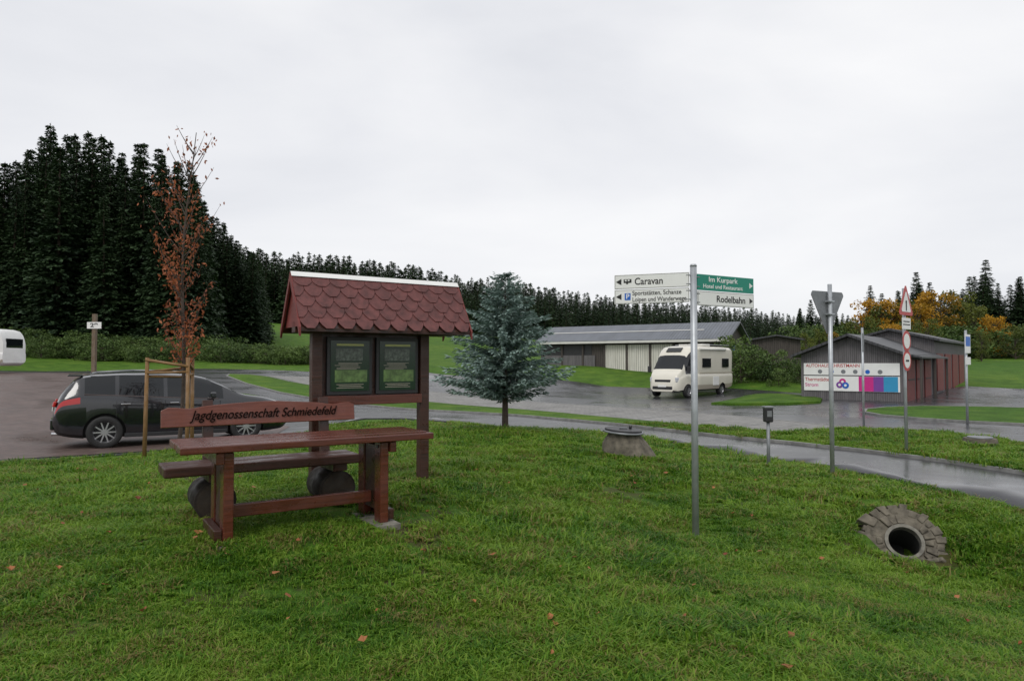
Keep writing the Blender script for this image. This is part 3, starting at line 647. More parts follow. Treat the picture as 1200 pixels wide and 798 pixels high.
e=finger('sign_caravan',2.53,.155,.80,LA,-1,M['white']); border(e,-1,.80,.155,M['blackp'])
arrow(e,-.79,0,.055,-1,M['blackp']); text('label','Caravan',.105,M['blackp'],e,(-.62,-.021,-.003),.30,off=.0015)
box('icon_body',(-.695,-.0212,.008),(.085,.001,.04),M['blackp'],e,bevel=0); box('icon_win1',(-.715,-.0222,.014),(.02,.001,.016),M['white'],e,bevel=0); box('icon_win2',(-.683,-.0222,.014),(.02,.001,.016),M['white'],e,bevel=0)
cyl('icon_wheel',(-.70,-.0225,-.016),(-.70,-.0212,-.016),.011,.011,M['blackp'],e)
e=finger('sign_sports',2.367,.155,.80,LA,-1,M['white']); border(e,-1,.80,.155,M['blackp'])
arrow(e,-.79,0,.055,-1,M['blackp']); box('icon_p',(-.695,-.0212,.0),(.065,.001,.075),M['bluei'],e,bevel=0); text('icon_letter','P',.075,M['white'],e,(-.695,-.0222,0),align='CENTER',off=.001)
text('label_1','Sportstätten, Schanze',.068,M['blackp'],e,(-.645,-.021,.034),.52,off=.0008); text('label_2','Loipen und Wanderwege',.068,M['blackp'],e,(-.645,-.021,-.036),.57,off=.0008)
RA=R(30)
e=finger('sign_kurpark',2.505,.17,.86,RA,1,M['greens']); arrow(e,.855,0,.05,1,M['white'])
text('label_1','Im Kurpark',.078,M['white'],e,(.42,-.021,.035),.44,'CENTER',off=.001); text('label_2','Hotel und Restaurant',.062,M['white'],e,(.42,-.021,-.040),.60,'CENTER',off=.0006)
e=finger('sign_rodelbahn',2.335,.155,.86,RA,1,M['white']); border(e,1,.86,.155,M['blackp']); arrow(e,.855,0,.05,1,M['blackp'])
text('label','Rodelbahn',.10,M['blackp'],e,(.54,-.021,-.002),.44,'CENTER',off=.0015)
# ---------------------------------------------------------------- traffic signs
def post(name,x,y,h,r=.03):
    e=empty(name,(x,y,g(x,y))); cyl('pole',(0,0,-.3),(0,0,h),r,r,M['galv'],e,16); return e
def tri(e,nm,z,s,ang,m,down=False,th=.006,y0=-.04):
    q=bpy.data.objects.new(nm,None); q.location=(0,0,z); q.rotation_euler=(0,0,ang); link(q,e)
    k=-1 if down else 1; hh=s*.866
    def T(f):
        c=[]
        for a in (90,210,330):
            for da in (-14,0,14):
                rr=hh*2/3*f*(.955 if da else .97); c.append((rr*math.cos(R(a+da*.35)),k*rr*math.sin(R(a+da*.35))))
        return c
    poly('plate',T(1),th,m,q,(0,y0,0)); return q,T
e=post('yield_sign',4.98,10.67,2.97,.033)
q,T=tri(e,'sign_plate',2.62,.76,R(28),M['galvd'],True,y0=.04); poly('face_red',T(.99),.002,M['red'],q,(0,.048,0)); poly('face_white',T(.72),.002,M['white'],q,(0,.052,0))
for zz_ in (.08,-.12): box('clamp',(0,.0,zz_),(.12,.085,.025),M['galv'],q)
e=post('traffic_sign',7.65,13.3,3.25,.03)
q,T=tri(e,'warning_triangle',2.93,.66,R(40),M['red']); poly('face_white',T(.68),.002,M['white'],q,(0,-.044,0)); poly('pictogram',[(-.02,-.12),(.02,-.12),(.03,.08),(-.03,.08)],.002,M['blackp'],q,(0,-.048,0))
e2=bpy.data.objects.new('plates',None); e2.rotation_euler=(0,0,R(40)); link(e2,e)
box('supplement_plate',(0,-.04,2.56),(.42,.006,.22),M['white'],e2); box('plate_line1',(0,-.0445,2.60),(.3,.002,.02),M['blackp'],e2,bevel=0); box('plate_line2',(0,-.0445,2.54),(.34,.002,.02),M['blackp'],e2,bevel=0)
def disc(nm,z,r_,m,y):
    c=[(r_*math.cos(2*math.pi*i/28),r_*math.sin(2*math.pi*i/28)) for i in range(28)]; poly(nm,c,.004,m,e2,(0,y,z))
disc('round_sign',2.22,.20,M['red'],-.042); disc('round_face',2.22,.145,M['white'],-.0465)
disc('round_sign_low',1.84,.20,M['red'],-.042); disc('round_face_low',1.84,.145,M['white'],-.0465); box('round_bar',(0,-.0495,1.84),(.15,.003,.035),M['blackp'],e2,bevel=0)
e=post('sign_pole',9.5,18.5,2.75,.03); box('plate',(0,-.04,2.35),(.05,.01,.5),M['galvd'],e)
e=post('street_sign',13.3,20,2.75,.035); q=bpy.data.objects.new('plates',None); q.rotation_euler=(0,0,R(38)); link(q,e); box('plate',(0,-.05,2.35),(.4,.01,.55),M['white'],q); box('plate_blue',(0,-.057,2.42),(.34,.003,.28),M['bluei'],q,bevel=0); box('plate_low',(0,-.05,1.85),(.4,.01,.22),M['white'],q)
e=empty('utility_post',(4.3,11.5,g(4.3,11.5))); cyl('pole',(0,0,-.2),(0,0,.75),.028,.028,M['galvd'],e); box('head',(0,0,.86),(.14,.13,.24),M['black'],e,bevel=.02); box('cap',(0,0,.99),(.16,.15,.03),M['galvd'],e,bevel=.01); box('lens',(0,-.068,.88),(.08,.01,.1),M['galvd'],e); cyl('foot',(0,0,-.05),(0,0,.05),.08,.07,M['conc'],e)
x=-15.3;y=25
e=empty('number_sign',(x,y,g(x,y))); h=1.65+57/800*25-g(x,y); box('post',(0,0,h/2),(.13,.13,h),M['fence'],e); box('plate',(.03,-.08,h-.42),(.52,.02,.24),M['white'],e); text('number','29',.2,M['blackp'],e,(.03,-.092,h-.42),.28,'CENTER',off=.006)
# ---------------------------------------------------------------- manhole
mx_,my_=1.84,11.4; mz=g(mx_,my_)
e=empty('manhole_shaft',(mx_,my_,mz),rot=(R(3),R(3),R(20)))
prof_=[(.50,-.3),(.46,.0),(.38,.16),(.27,.33),(.24,.35)]
V=[];F=[];n=22
for k,(r_,z) in enumerate(prof_):
    for i in range(n): a=2*math.pi*i/n; V.append((r_*math.cos(a)+rs.uniform(-.022,.022)+(.34*(.35-z)),r_*math.sin(a)+rs.uniform(-.015,.015),z+rs.uniform(-.012,.012)))
for k in range(len(prof_)-1):
    for i in range(n): F.append((k*n+i,k*n+(i+1)%n,(k+1)*n+(i+1)%n,(k+1)*n+i))
F.append(tuple(range((len(prof_)-1)*n,len(prof_)*n)))
mesh('concrete_cone',V,F,M['mossc'],e,smooth=False)
cyl('lid_ring',(-.02,0,.355),(-.02,0,.385),.34,.33,M['galvd'],e,28); cyl('lid',(-.02,0,.387),(-.02,0,.415),.31,.30,M['black'],e,28)
box('lid_handle',(-.02,0,.43),(.14,.03,.02),M['galvd'],e); cyl('lid_knob',(.14,.05,.41),(.14,.05,.47),.025,.025,M['black'],e)
# ---------------------------------------------------------------- culvert
e=empty('culvert',(CUL[0],CUL[1],-.345),rot=(R(-33),0,R(-16))); e.scale=(.86,.86,.86)
def ringtube(nm,r0,r1,y0,y1,m,n=32):
    V=[];F=[]
    for (r_,y) in ((r0,y0),(r1,y0),(r1,y1),(r0,y1)):
        for i in range(n): a=2*math.pi*i/n; V.append((r_*math.cos(a),y,r_*math.sin(a)))
    for k in range(4):
        for i in range(n): F.append((k*n+i,k*n+(i+1)%n,((k+1)%4)*n+(i+1)%n,((k+1)%4)*n+i))
    return mesh(nm,V,F,m,e,smooth=False)
ringtube('pipe_rim',.190,.232,-.045,.1,M['conc'])
M['dark']=mat('dark_pipe',(.02,.02,.018),.9,.2,5)
ringtube('pipe_bore',.188,.196,.06,.62,M['dark']); cyl('pipe_depth',(0,.6,0),(0,.63,0),.20,.20,M['dark'],e)
V=[];F=[]
def stone(a0,a1,r0,r1,d):
    k=len(V); j=lambda:rs.uniform(-.012,.012)
    for yy,sh in ((-.03+d,.012),(.14,0)):
        for a,r_ in ((a0+sh*1.2,r0+sh),(a1-sh*1.2,r0+sh),(a1-sh,r1-sh),(a0+sh,r1-sh)):
            ex_=1.0+(.5 if math.cos(a)<-.2 else 0)*max(0,(r_-.3))*2
            V.append((r_*math.cos(a)*ex_+j(),yy+j(),max(-.25,r_*math.sin(a)+j())))
    F.extend([(k+3,k+2,k+1,k),(k+4,k+5,k+6,k+7),(k,k+1,k+5,k+4),(k+1,k+2,k+6,k+5),(k+2,k+3,k+7,k+6),(k+3,k,k+4,k+7)])
for row,(r0,r1,n) in enumerate(((.237,.345,15),(.355,.48,18))):
    a=-.75; tot=math.pi+1.5; cuts=np.linspace(0,tot,n+1); cuts[1:-1]+=rs.uniform(-.05,.05,n-1)
    for i in range(n): stone(a+cuts[i]+.012,a+cuts[i+1]-.012,r0,r1+rs.uniform(-.03,.06),rs.uniform(-.02,.02))
recalc(mesh('stone_collar',V,F,M['mossc'],e,bevel=.014))
ringtube('mortar_bed',.2,.46,-.012,.14,M['mossc'])
for i in range(16):
    bx_=rs.uniform(-.62,.42); box('bed_stone_%d'%i,(bx_,-.02-rs.rand()*.12,-.26-rs.rand()*.03),(.16,.12,.06),M['mossc'],e,rot=(rs.rand()*.3,rs.rand()*.3,rs.rand()*3),bevel=.02)
e=empty('drain_cover',(9.9,14.5,g(9.9,14.5)+.05)); cyl('shaft',(0,0,-.1),(0,0,.16),.36,.30,M['mossc'],e,20,smooth=False); cyl('lid',(0,0,.161),(0,0,.19),.24,.23,M['galvd'],e,20)
# ---------------------------------------------------------------- vehicles
def sm(a,k=2):
    a=np.array(a,float)
    for _ in range(k): b=a.copy(); b[1:-1]=(a[:-2]+2*a[1:-1]+a[2:])/4; a=b
    return a
def loft(name,L,keys,ns,mats,matfn,parent,wells=None,wr=.37,hwid=.9):
    xs=np.linspace(0,L,ns)
    I={k:sm(np.interp(xs,[p[0] for p in v],[p[1] for p in v]),4) for k,v in keys.items()}
    V=[];nsec=13
    for i,x in enumerate(xs):
        zt,zb,z0,hw,rw=[I[k][i] for k in ('top','belt','bot','hw','rw')]
        re=zb+(zt-zb)*.88
        half=[(0,z0),(.85*hw,z0),(.96*hw,z0+.07),(hw,z0+(zb-z0)*.35),(hw*1.0,zb-(zb-z0)*.20),(hw*.985,zb-.05),(hw*.955,zb)]
        for t in (.34,.68): half.append((hw*.945+(rw-hw*.945)*t+.02*math.sin(t*3.14),zb+(re-zb)*t))
        half+=[(rw,re),(rw*.88,zt-.02*(zt-zb)/.5),(rw*.5,zt-.004),(0,zt)]
        V+=[(x,y,z) for y,z in half]+[(x,-y,z) for y,z in half[-2:0:-1]]
    m=2*nsec-2; F=[];mi=[]
    for i in range(ns-1):
        xc=(xs[i]+xs[i+1])/2
        for j in range(m):
            j2=(j+1)%m; F.append((i*m+j,i*m+j2,(i+1)*m+j2,(i+1)*m+j))
            jj=j if j<12 else m-1-j
            mi.append(matfn(xc,jj))
    F.append(tuple(range(m))); mi.append(0); F.append(tuple(range((ns-1)*m+m-1,(ns-1)*m-1,-1))); mi.append(0)
    o=recalc(mesh(name,V,F,mats,parent,mi=mi))
    for p in o.data.polygons: p.use_smooth=True
    if wells:
        cv=[];cf=[];n=32
        for wx in wells:
            for s in (-1,1):
                k=len(cv)
                for yy in (s*(hwid-.28),s*(hwid+.3)):
                    for i in range(n): a=2*math.pi*i/n; cv.append((wx+wr*math.cos(a),yy,.33+wr*math.sin(a)))
                for i in range(n): cf.append((k+i,k+(i+1)%n,k+n+(i+1)%n,k+n+i))
                cf.append(tuple(range(k,k+n))); cf.append(tuple(range(k+2*n-1,k+n-1,-1)))
        c=recalc(mesh(name+'_cut',cv,cf,[M['black']],parent))
        md=o.modifiers.new('b','BOOLEAN'); md.operation='DIFFERENCE'; md.object=c; md.solver='EXACT'
        try: md.material_mode='TRANSFER'
        except Exception as ex: print(ex)
        bpy.context.view_layer.update()
        dg=bpy.context.evaluated_depsgraph_get(); me=bpy.data.meshes.new_from_object(o.evaluated_get(dg))
        o.modifiers.clear(); o.data=me; bpy.data.objects.remove(c)
    try: o.data.set_sharp_from_angle(angle=R(32))
    except Exception as ex: print(ex)
    return o
def wheel(nm,parent,x,y,r_,side,spokes=10):
    e=bpy.data.objects.new(nm,None); e.location=(x,y,r_); e.rotation_euler=(0,0,0 if side<0 else math.pi); link(e,parent)
    def rev(pr,mt,nm_):
        V=[];F=[];n=36
        for (rr,yy) in pr:
            for i in range(n): a=2*math.pi*i/n; V.append((rr*math.cos(a),yy,rr*math.sin(a)))
        for k in range(len(pr)-1):
            for i in range(n): F.append((k*n+i,k*n+(i+1)%n,(k+1)*n+(i+1)%n,(k+1)*n+i))
        mesh(nm_,V,F,mt,e,smooth=True)
    rev([(.62*r_,.0),(.66*r_,-.015),(.9*r_,-.02),(.98*r_,.0),(r_,.03),(r_,.17),(.95*r_,.2),(.6*r_,.2)],M['tyre'],'tyre')
    rev([(.64*r_,-.008),(.60*r_,.01),(.58*r_,.12)],M['alloy'],'rim')
    cyl('disc',(0,.09,0),(0,.1,0),.59*r_,.59*r_,M['black'],e,24); cyl('hub',(0,-.002,0),(0,.06,0),.12*r_,.15*r_,M['alloy'],e)
    V=[];F=[]
    for i in range(spokes):
        a=2*math.pi*i/spokes; ca,sa=math.cos(a),math.sin(a); k=len(V)
        for rr,w,yy in ((.1*r_,.05*r_,.0),(.63*r_,.035*r_,.0),(.63*r_,.035*r_,.03),(.1*r_,.05*r_,.03)):
            V+=[(rr*ca-w*sa,yy,rr*sa+w*ca),(rr*ca+w*sa,yy,rr*sa-w*ca)]
        F+=[(k,k+1,k+3,k+2),(k+1,k,k+6,k+7),(k,k+2,k+4,k+6),(k+1,k+7,k+5,k+3)]
    mesh('spokes',V,F,M['alloy'],e)
TH=R(32); L=4.53
cxr,cyr=-8.90,13.25; hx,hy=math.cos(TH),math.sin(TH); ox_,oy_=cxr-hy*.85,cyr+hx*.85
slope=(g(ox_+3.6*hx,oy_+3.6*hy)-g(ox_+.9*hx,oy_+.9*hy))/2.7
car=empty('parked_car',(ox_,oy_,g(ox_+.9*hx,oy_+.9*hy)+.03-.9*slope),rot=(0,-math.atan(slope),TH))
keys=dict(top=[(0,.70),(.05,.95),(.13,1.10),(.30,1.32),(.40,1.43),(.65,1.48),(1.2,1.505),(1.9,1.505),(2.4,1.475),(2.75,1.40),(3.1,1.23),(3.42,1.05),(3.6,1.00),(3.95,.95),(4.25,.86),(4.43,.74),(4.53,.55)],
 belt=[(0,.66),(.05,.90),(.15,1.02),(.5,1.09),(1.2,1.05),(2.2,.985),(3.0,.94),(3.45,.925),(3.95,.87),(4.25,.78),(4.43,.66),(4.53,.48)],
 bot=[(0,.42),(.06,.30),(.3,.24),(.6,.2),(4.0,.19),(4.4,.22),(4.53,.30)],
 hw=[(0,.70),(.06,.79),(.2,.85),(.5,.885),(1.0,.90),(3.6,.90),(4.0,.87),(4.3,.76),(4.45,.62),(4.53,.46)],
 rw=[(0,.6),(.2,.68),(.45,.65),(1.0,.66),(2.4,.65),(2.8,.635),(3.1,.67),(3.42,.76),(3.7,.76),(4.1,.7),(4.4,.55),(4.53,.4)])
def cm(x,j):
    if j in (6,7,8):
        if .52<x<1.05 or 1.12<x<1.92 or 1.99<x<3.10: return 1
    if j in (9,10,11) and (2.78<x<3.44 or .13<x<.36): return 1
    if j==4 and .03<x<.46: return 2
    if j in (0,1): return 3
    return 0
loft('body',L,keys,130,[M['carp'],M['glass'],M['tail'],M['black']],cm,car,(.88,3.56),.375,.9)
for i,wx in enumerate((.88,3.56)):
    for s in (-1,1): wheel('wheel_%d_%d'%(i,s),car,wx,s*.885,.325,s)
def belt_at(x): return np.interp(x,[p[0] for p in keys['belt']],[p[1] for p in keys['belt']])
for s in (-1,1):
    xs_=np.linspace(.52,3.0,12); V=[];F=[]
    for x in xs_: z=belt_at(x)+.005; V+=[(x,s*.868,z-.014),(x,s*.874,z),(x,s*.858,z+.004)]
    for i in range(11): F+=[(3*i,3*i+3,3*i+4,3*i+1),(3*i+1,3*i+4,3*i+5,3*i+2)]
    mesh('belt_trim',V,F,M['chrome'],car)
    pts=[(.62,1.48),(.75,1.515),(1.4,1.55),(2.1,1.54),(2.5,1.485)]
    for i in range(4): cyl('roof_rail_%d'%i,(pts[i][0],s*.58,pts[i][1]),(pts[i+1][0],s*.58,pts[i+1][1]),.014,.014,M['galvd'],car,8)
    for i,xx in enumerate((1.08,1.96)): box('door_gap_%d'%i,(xx,s*.9005,.63),(.006,.006,.62),M['black'],car,bevel=0)
    box('door_gap_f',(3.02,s*.9005,.62),(.006,.006,.56),M['black'],car,bevel=0)
    for i,xx in enumerate((1.24,2.13)): box('door_handle_%d'%i,(xx,s*.905,.88),(.17,.03,.025),M['chrome'],car,bevel=.01)
    box('mirror',(2.86,s*.98,1.02),(.12,.2,.13),M['carp'],car,bevel=.03)
    box('sill',(2.2,s*.885,.25),(1.95,.05,.08),M['black'],car,bevel=.01)
    box('headlamp',(4.18,s*.74,.72),(.34,.12,.10),M['lamp'],car,rot=(0,R(12),s*R(-28)),bevel=.03)
    box('rear_lamp',(.03,s*.60,.90),(.06,.26,.11),M['tail'],car,rot=(0,R(14),0),bevel=.02)
    box('rear_reflector',(-.01,s*.55,.42),(.04,.22,.03),M['tail'],car,bevel=.005)
box('rear_plate',(-.012,0,.80),(.02,.52,.11),M['white'],car,rot=(0,R(8),0)); box('spoiler',(.36,0,1.455),(.26,1.12,.03),M['carp'],car,bevel=.012)
box('rear_bumper',(.0,0,.50),(.08,1.36,.22),M['carp'],car,bevel=.03); box('grille',(4.5,0,.5),(.05,.8,.16),M['black'],car,bevel=.02); cyl('exhaust',(-.02,-.45,.30),(.2,-.45,.30),.035,.035,M['chrome'],car)
cyl('antenna',(.68,0,1.47),(.56,0,1.56),.01,.004,M['black'],car)
# motorhome
fx,fy=7.35,36.4; PH=math.atan2(-.72,-.69); hx,hy=math.cos(PH),math.sin(PH); Lm=6.0
mo=empty('motorhome',(fx-hx*Lm+.65,fy-hy*Lm,g(9.3,38)+.03),PH)
keysm=dict(top=[(0,2.5),(.08,2.72),(.3,2.78),(4.1,2.78),(4.5,2.70),(4.85,2.42),(5.0,2.2),(5.45,1.5),(5.6,1.38),(5.85,1.2),(5.95,1.0),(6.0,.8)],
 belt=[(0,1.25),(4.3,1.25),(5.3,1.25),(5.6,1.1),(5.85,1.0),(5.95,.85),(6,.65)],
 bot=[(0,.55),(.2,.42),(.6,.35),(5.6,.33),(5.9,.28),(6,.33)],
 hw=[(0,1.05),(.1,1.11),(4.0,1.11),(4.25,1.03),(5.3,1.0),(5.7,.93),(5.9,.82),(6.0,.68)],
 rw=[(0,1.02),(.1,1.09),(4.0,1.09),(4.4,.98),(4.9,.86),(5.0,.84),(5.45,.88),(5.8,.8),(6,.6)])
def mm(x,j):
    if j in (6,7,8) and 4.42<x<5.25: return 1
    if j in (9,10,11) and 4.97<x<5.47: return 1
    if j==2 and x<4.2: return 2
    if j==1: return 3
    return 0
loft('body',Lm,keysm,110,[M['camper'],M['glass'],M['champ'],M['black']],mm,mo,(1.35,5.05),.40,1.06)
for i,wx in enumerate((1.35,5.05)):
    for s in (-1,1): wheel('wheel_%d_%d'%(i,s),mo,wx,s*1.03,.34,s,8)
for s in (-1,1):
    box('side_window_a',(3.2,s*1.108,1.85),(.95,.03,.5),M['glass'],mo,bevel=.03); box('side_window_b',(1.0,s*1.108,1.85),(.8,.03,.5),M['glass'],mo,bevel=.03)
    box('mirror',(5.35,s*1.2,1.5),(.12,.16,.34),M['black'],mo,bevel=.03)
    box('headlamp',(5.80,s*.72,.95),(.2,.26,.26),M['lamp'],mo,rot=(0,0,s*R(-20)),bevel=.04)
    box('stripe',(2.0,s*1.1125,1.30),(3.9,.006,.05),M['champ'],mo,bevel=0)
box('entry_door',(2.15,-1.112,1.35),(.6,.02,1.75),M['white'],mo,bevel=.01); box('door_window',(2.15,-1.126,1.9),(.35,.02,.4),M['glass'],mo,bevel=.01)
box('locker',(2.15,1.114,.85),(.7,.02,.5),M['white'],mo,bevel=.01)
box('grille',(5.93,0,.88),(.12,.95,.16),M['black'],mo,bevel=.02); box('lower_grille',(5.97,0,.52),(.1,1.2,.16),M['black'],mo,bevel=.02); box('front_plate',(6.03,0,.62),(.02,.5,.11),M['white'],mo)
box('luton_window',(4.72,0,2.56),(.35,.9,.04),M['glass'],mo,rot=(0,R(37),0),bevel=.01)
box('roof_box',(2.0,0,2.86),(.9,.9,.14),M['offwhite'],mo,bevel=.03); box('roof_vent',(3.6,0,2.83),(.5,.5,.1),M['offwhite'],mo,bevel=.02)
for s in (-1,1): cyl('roof_rail',(0.2,s*.95,2.86),(3.0,s*.95,2.86),.015,.015,M['galv'],mo,8)
cyl('awning',(1.0,1.12,2.6),(4.0,1.12,2.6),.06,.06,M['offwhite'],mo)
cv=empty('caravan',(-29.4-5.2,40.0,g(-31,40)+.02),R(4))
keysc=dict(top=[(0,1.6),(.1,2.3),(.4,2.55),(4.9,2.58),(5.1,2.4),(5.2,1.8)],belt=[(0,1.2),(5.2,1.2)],bot=[(0,.6),(.2,.42),(5.0,.42),(5.2,.6)],hw=[(0,1.05),(.2,1.15),(5,1.15),(5.2,1.05)],rw=[(0,1.0),(.2,1.1),(5,1.1),(5.2,1.0)])
loft('body',5.2,keysc,60,[M['white'],M['glass'],M['champ'],M['black']],lambda x,j:2 if j==2 else 0,cv,(2.4,),.36,1.1)
for s in (-1,1):
    wheel('wheel_%d'%s,cv,2.4,s*1.07,.33,s,6); box('window_a',(4.2,s*1.15,1.75),(.9,.03,.5),M['glass'],cv,bevel=.03); box('window_b',(1.2,s*1.15,1.75),(1.1,.03,.5),M['glass'],cv,bevel=.03); box('stripe',(2.6,s*1.165,1.12),(4.9,.01,.22),M['champ'],cv,bevel=0)
box('end_window',(5.19,0,1.75),(.05,1.5,.55),M['glass'],cv,bevel=.03); box('door',(2.9,-1.16,1.35),(.6,.02,1.6),M['offwhite'],cv); cyl('drawbar',(-1.1,0,.5),(.1,0,.5),.05,.05,M['galvd'],cv)
# ---------------------------------------------------------------- buildings
def gabled(name,loc,rz,W,D,he,hr,mw,mr,over=.35,th=.12,oe=.35):
    e=empty(name,loc,rz)
    v=[(0,0,-.5),(W,0,-.5),(W,0,he),(W/2,0,hr),(0,0,he),(0,D,-.5),(W,D,-.5),(W,D,he),(W/2,D,hr),(0,D,he)]
    mesh('walls',v,[(0,1,2,3,4),(9,8,7,6,5),(1,6,7,2),(5,0,4,9)],mw,e)
    sl=(hr-he)/(W/2)
    for s,nm in ((0,'left'),(1,'right')):
        x0=-over if s==0 else W+over; z0=he-sl*over
        a=[(x0,-oe,z0+.02),(W/2,-oe,hr+.02),(W/2,D+oe,hr+.02),(x0,D+oe,z0+.02)]; a+=[(p,q,r_+th) for p,q,r_ in a]
        recalc(mesh('roof_'+nm,a,[(0,1,2,3),(7,6,5,4),(0,4,5,1),(1,5,6,2),(2,6,7,3),(3,7,4,0)],mr,e))
    return e
fr=(17.55,30.6); rz=-R(40.5); cr,sr=math.cos(rz),math.sin(rz); Wd=4.45; fl=(fr[0]-cr*Wd,fr[1]-sr*Wd)
def shed_local(x,y): return (fl[0]+cr*x-sr*y, fl[1]+sr*x+cr*y)
sh=gabled('storage_shed',(fl[0],fl[1],g(16,32)-.02),rz,Wd,7.0,2.15,3.0,M['plankg'],M['roofd'],.35,oe=.45)
bw=Wd-.3
box('banner_top',(Wd/2,-.04,1.48),(bw,.03,.56),M['white'],sh,bevel=0); box('banner_low',(Wd/2,-.04,.80),(bw,.03,.70),M['white'],sh,bevel=0)
text('banner_text','AUTOHAUS CHRISTMANN',.22,M['red'],sh,(.25,-.06,1.64),2.4,off=.002)
for i in range(6):
    cyl('brand_mark_%d'%i,(.9+.52*i,-.06,1.36),(.9+.52*i,-.056,1.36),.10,.10,M['bluei'] if i in (1,4) else M['galvd'],sh,20)
text('banner_name','Thermstädter',.24,M['red'],sh,(.2,-.06,.98),1.2,off=.002); text('banner_name_2','Strom',.24,M['magenta'],sh,(.2,-.06,.72),.6,off=.002)
for i,(dx,dz,m) in enumerate(((0,.09,'magenta'),(-.13,-.06,'purple'),(.13,-.08,'bluei'))): cyl('mark_blob_%d'%i,(1.9+dx,-.062-.004*i,.80+dz),(1.9+dx,-.057,.80+dz),.15,.15,M[m],sh,20); cyl('mark_hole_%d'%i,(1.9+dx,-.080-.004*i,.80+dz),(1.9+dx,-.076,.80+dz),.06,.06,M['white'],sh,16)
for i,(m,w) in enumerate((('magenta',.62),('purple',.42),('cyan',.58))):
    x0={0:2.6,1:3.22,2:3.64}[i]; box('banner_colour_%d'%i,(x0+w/2,-.0585,.80),(w,.006,.68),M[m],sh,bevel=0)
a=[(Wd-.05,-.2,2.12),(Wd+.75,-.2,1.98),(Wd+.75,7.0,1.98),(Wd-.05,7.0,2.12)]; a+=[(p,q,r_+.08) for p,q,r_ in a]
recalc(mesh('porch_roof',a,[(0,1,2,3),(7,6,5,4),(0,4,5,1),(1,5,6,2),(2,6,7,3),(3,7,4,0)],M['roofd'],sh))
for i,yy in enumerate((.5,2.6,4.7)):
    box('door_%d'%i,(Wd+.03,yy+.8,.95),(.06,1.6,1.95),M['redw'],sh,bevel=.01); box('door_rail_%d'%i,(Wd+.065,yy+.8,1.0),(.02,1.4,.08),M['plankd'],sh)
for i,yy in enumerate((0.0,3.4,6.8)): box('porch_post_%d'%i,(Wd+.68,yy,.95),(.1,.1,2.1),M['plankd'],sh)
ax_,ay_=shed_local(.35,7.35)
an=gabled('garage_building',(ax_,ay_,g(20,38)-.05),rz,4.15,11.0,2.75,3.3,M['plankg'],M['roofd'],.3,oe=.3)
for i in range(4): box('garage_door_%d'%i,(4.18,1.5+2.6*i,1.05),(.06,1.9,2.0),M['redw'],an,bevel=.01)
Rr=(14.4,46.0); Lf=(2.4,53.5); D=math.hypot(Rr[0]-Lf[0],Rr[1]-Lf[1]); rz2=math.atan2(Rr[1]-Lf[1],Rr[0]-Lf[0])
e=empty('long_barn',(Lf[0],Lf[1],1.15),rz2); Wb=5.0; he=2.2; hr=3.25
v=[(0,0,-1.5),(D,0,-1.5),(D,Wb,-1.5),(0,Wb,-1.5),(0,0,he),(D,0,he),(D,Wb,he),(0,Wb,he),(0,Wb/2,hr),(D,Wb/2,hr)]
mesh('walls',v,[(0,1,5,4),(1,2,6,9,5),(2,3,7,6),(3,0,4,8,7)],M['plankd'],e)
sl_=(hr-he)/(Wb/2)
for s,nm in ((0,'front'),(1,'back')):
    y0=-.5 if s==0 else Wb+.5; z0=he-sl_*.5
    a=[(-.4,y0,z0+.02),(D+.4,y0,z0+.02),(D+.4,Wb/2,hr+.02),(-.4,Wb/2,hr+.02)]; a+=[(p,q,r_+.12) for p,q,r_ in a]
    recalc(mesh('roof_'+nm,a,[(0,1,2,3),(7,6,5,4),(0,4,5,1),(1,5,6,2),(2,6,7,3),(3,7,4,0)],M['metalr'],e))
box('skylight_strip',(D*.45,Wb/2-1.4,hr-1.4*sl_+.155),(D*.85,.10,.03),M['offwhite'],e,rot=(math.atan(sl_),0,0),bevel=0)
box('fascia',(D/2,-.53,he-.20),(D+.8,.03,.16),M['offwhite'],e)
box('white_wall',(D*.56,-.03,.5),(D*.36,.06,2.6),M['plankw'],e); box('fence_panels',(D*.17,-.05,.3),(D*.30,.08,1.5),M['plankg'],e)
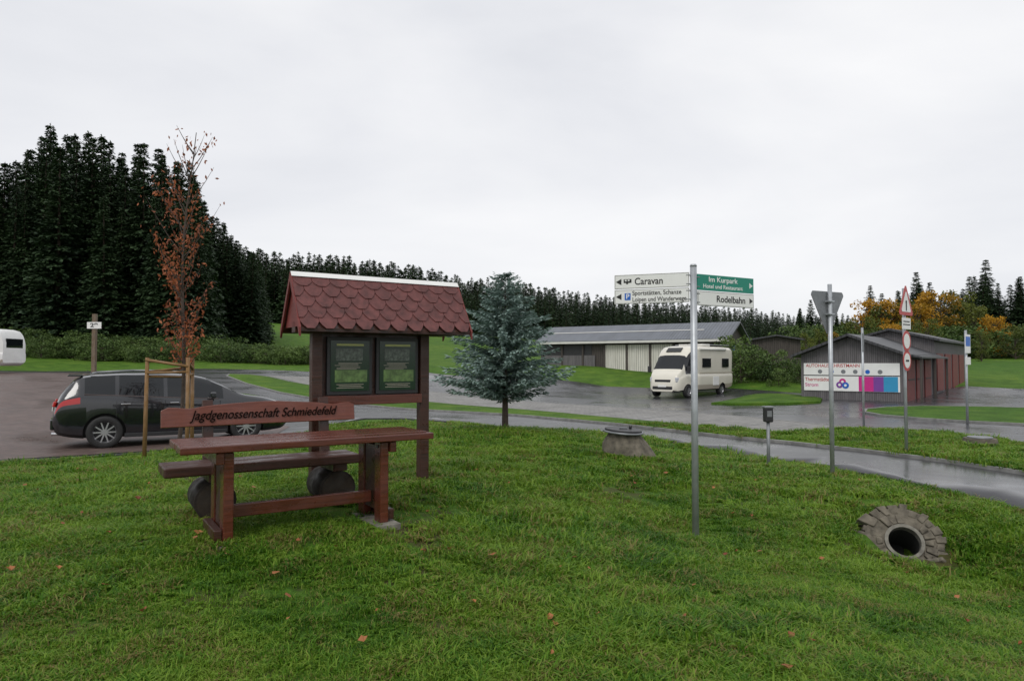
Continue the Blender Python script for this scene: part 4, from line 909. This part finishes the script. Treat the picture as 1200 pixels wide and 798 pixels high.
box('opening',(D*.16,-.02,1.45),(D*.28,.03,.8),M['black'],e)
for i in range(9): box('post_%d'%i,(D*i/8,-.08,.4),(.14,.14,3.0),M['plankd'],e)
box('gable_sign',(D+.06,Wb*.35,1.5),(.04,.6,.45),M['bluei'],e); box('gable_sign2',(D+.06,Wb*.35,2.0),(.04,.6,.3),M['posty'],e)
e=gabled('carport',(18.6,53,g(19,53)),R(-10),3.6,4,2.0,2.3,M['plankd'],M['roofd'],.2)
# ---------------------------------------------------------------- world, light, camera
w=bpy.data.worlds.new('World'); scene.world=w; w.use_nodes=True; nt=w.node_tree; bg=nt.nodes['Background']
sky=N(nt,'ShaderNodeTexSky',sky_type='NISHITA'); sky.sun_disc=False; sky.sun_elevation=R(48); sky.sun_rotation=R(200)
tcn=N(nt,'ShaderNodeTexCoord'); mp=N(nt,'ShaderNodeMapping'); mp.inputs['Scale'].default_value=(1,1,3.0); nt.links.new(tcn.outputs['Generated'],mp.inputs[0])
n=noise(nt,1.3,6,mp.outputs[0],.5,.3)
cr_=ramp(nt,[(.28,(7.0,7.2,7.7)),(.5,(8.5,8.6,8.95)),(.72,(9.9,9.9,10.0))],n.outputs[0])
mx=N(nt,'ShaderNodeMix',data_type='RGBA'); mx.inputs[0].default_value=.95
nt.links.new(sky.outputs[0],mx.inputs[6]); nt.links.new(cr_.outputs[0],mx.inputs[7]); nt.links.new(mx.outputs[2],bg.inputs[0]); bg.inputs[1].default_value=.1
l=bpy.data.lights.new('sun','SUN'); l.energy=1.3; l.angle=R(25); l.color=(1,.97,.92); lo=bpy.data.objects.new('sun',l); lo.rotation_euler=(R(42),0,R(-20)); COL.objects.link(lo)
cam=bpy.data.cameras.new('camera'); cam.lens=24; cam.sensor_width=36; cam.clip_end=6000; co=bpy.data.objects.new('camera',cam); co.location=(0,0,1.65); co.rotation_euler=(R(91.86),0,0); COL.objects.link(co); scene.camera=co
scene.view_settings.view_transform='Standard'; scene.view_settings.look='None'; scene.view_settings.exposure=0
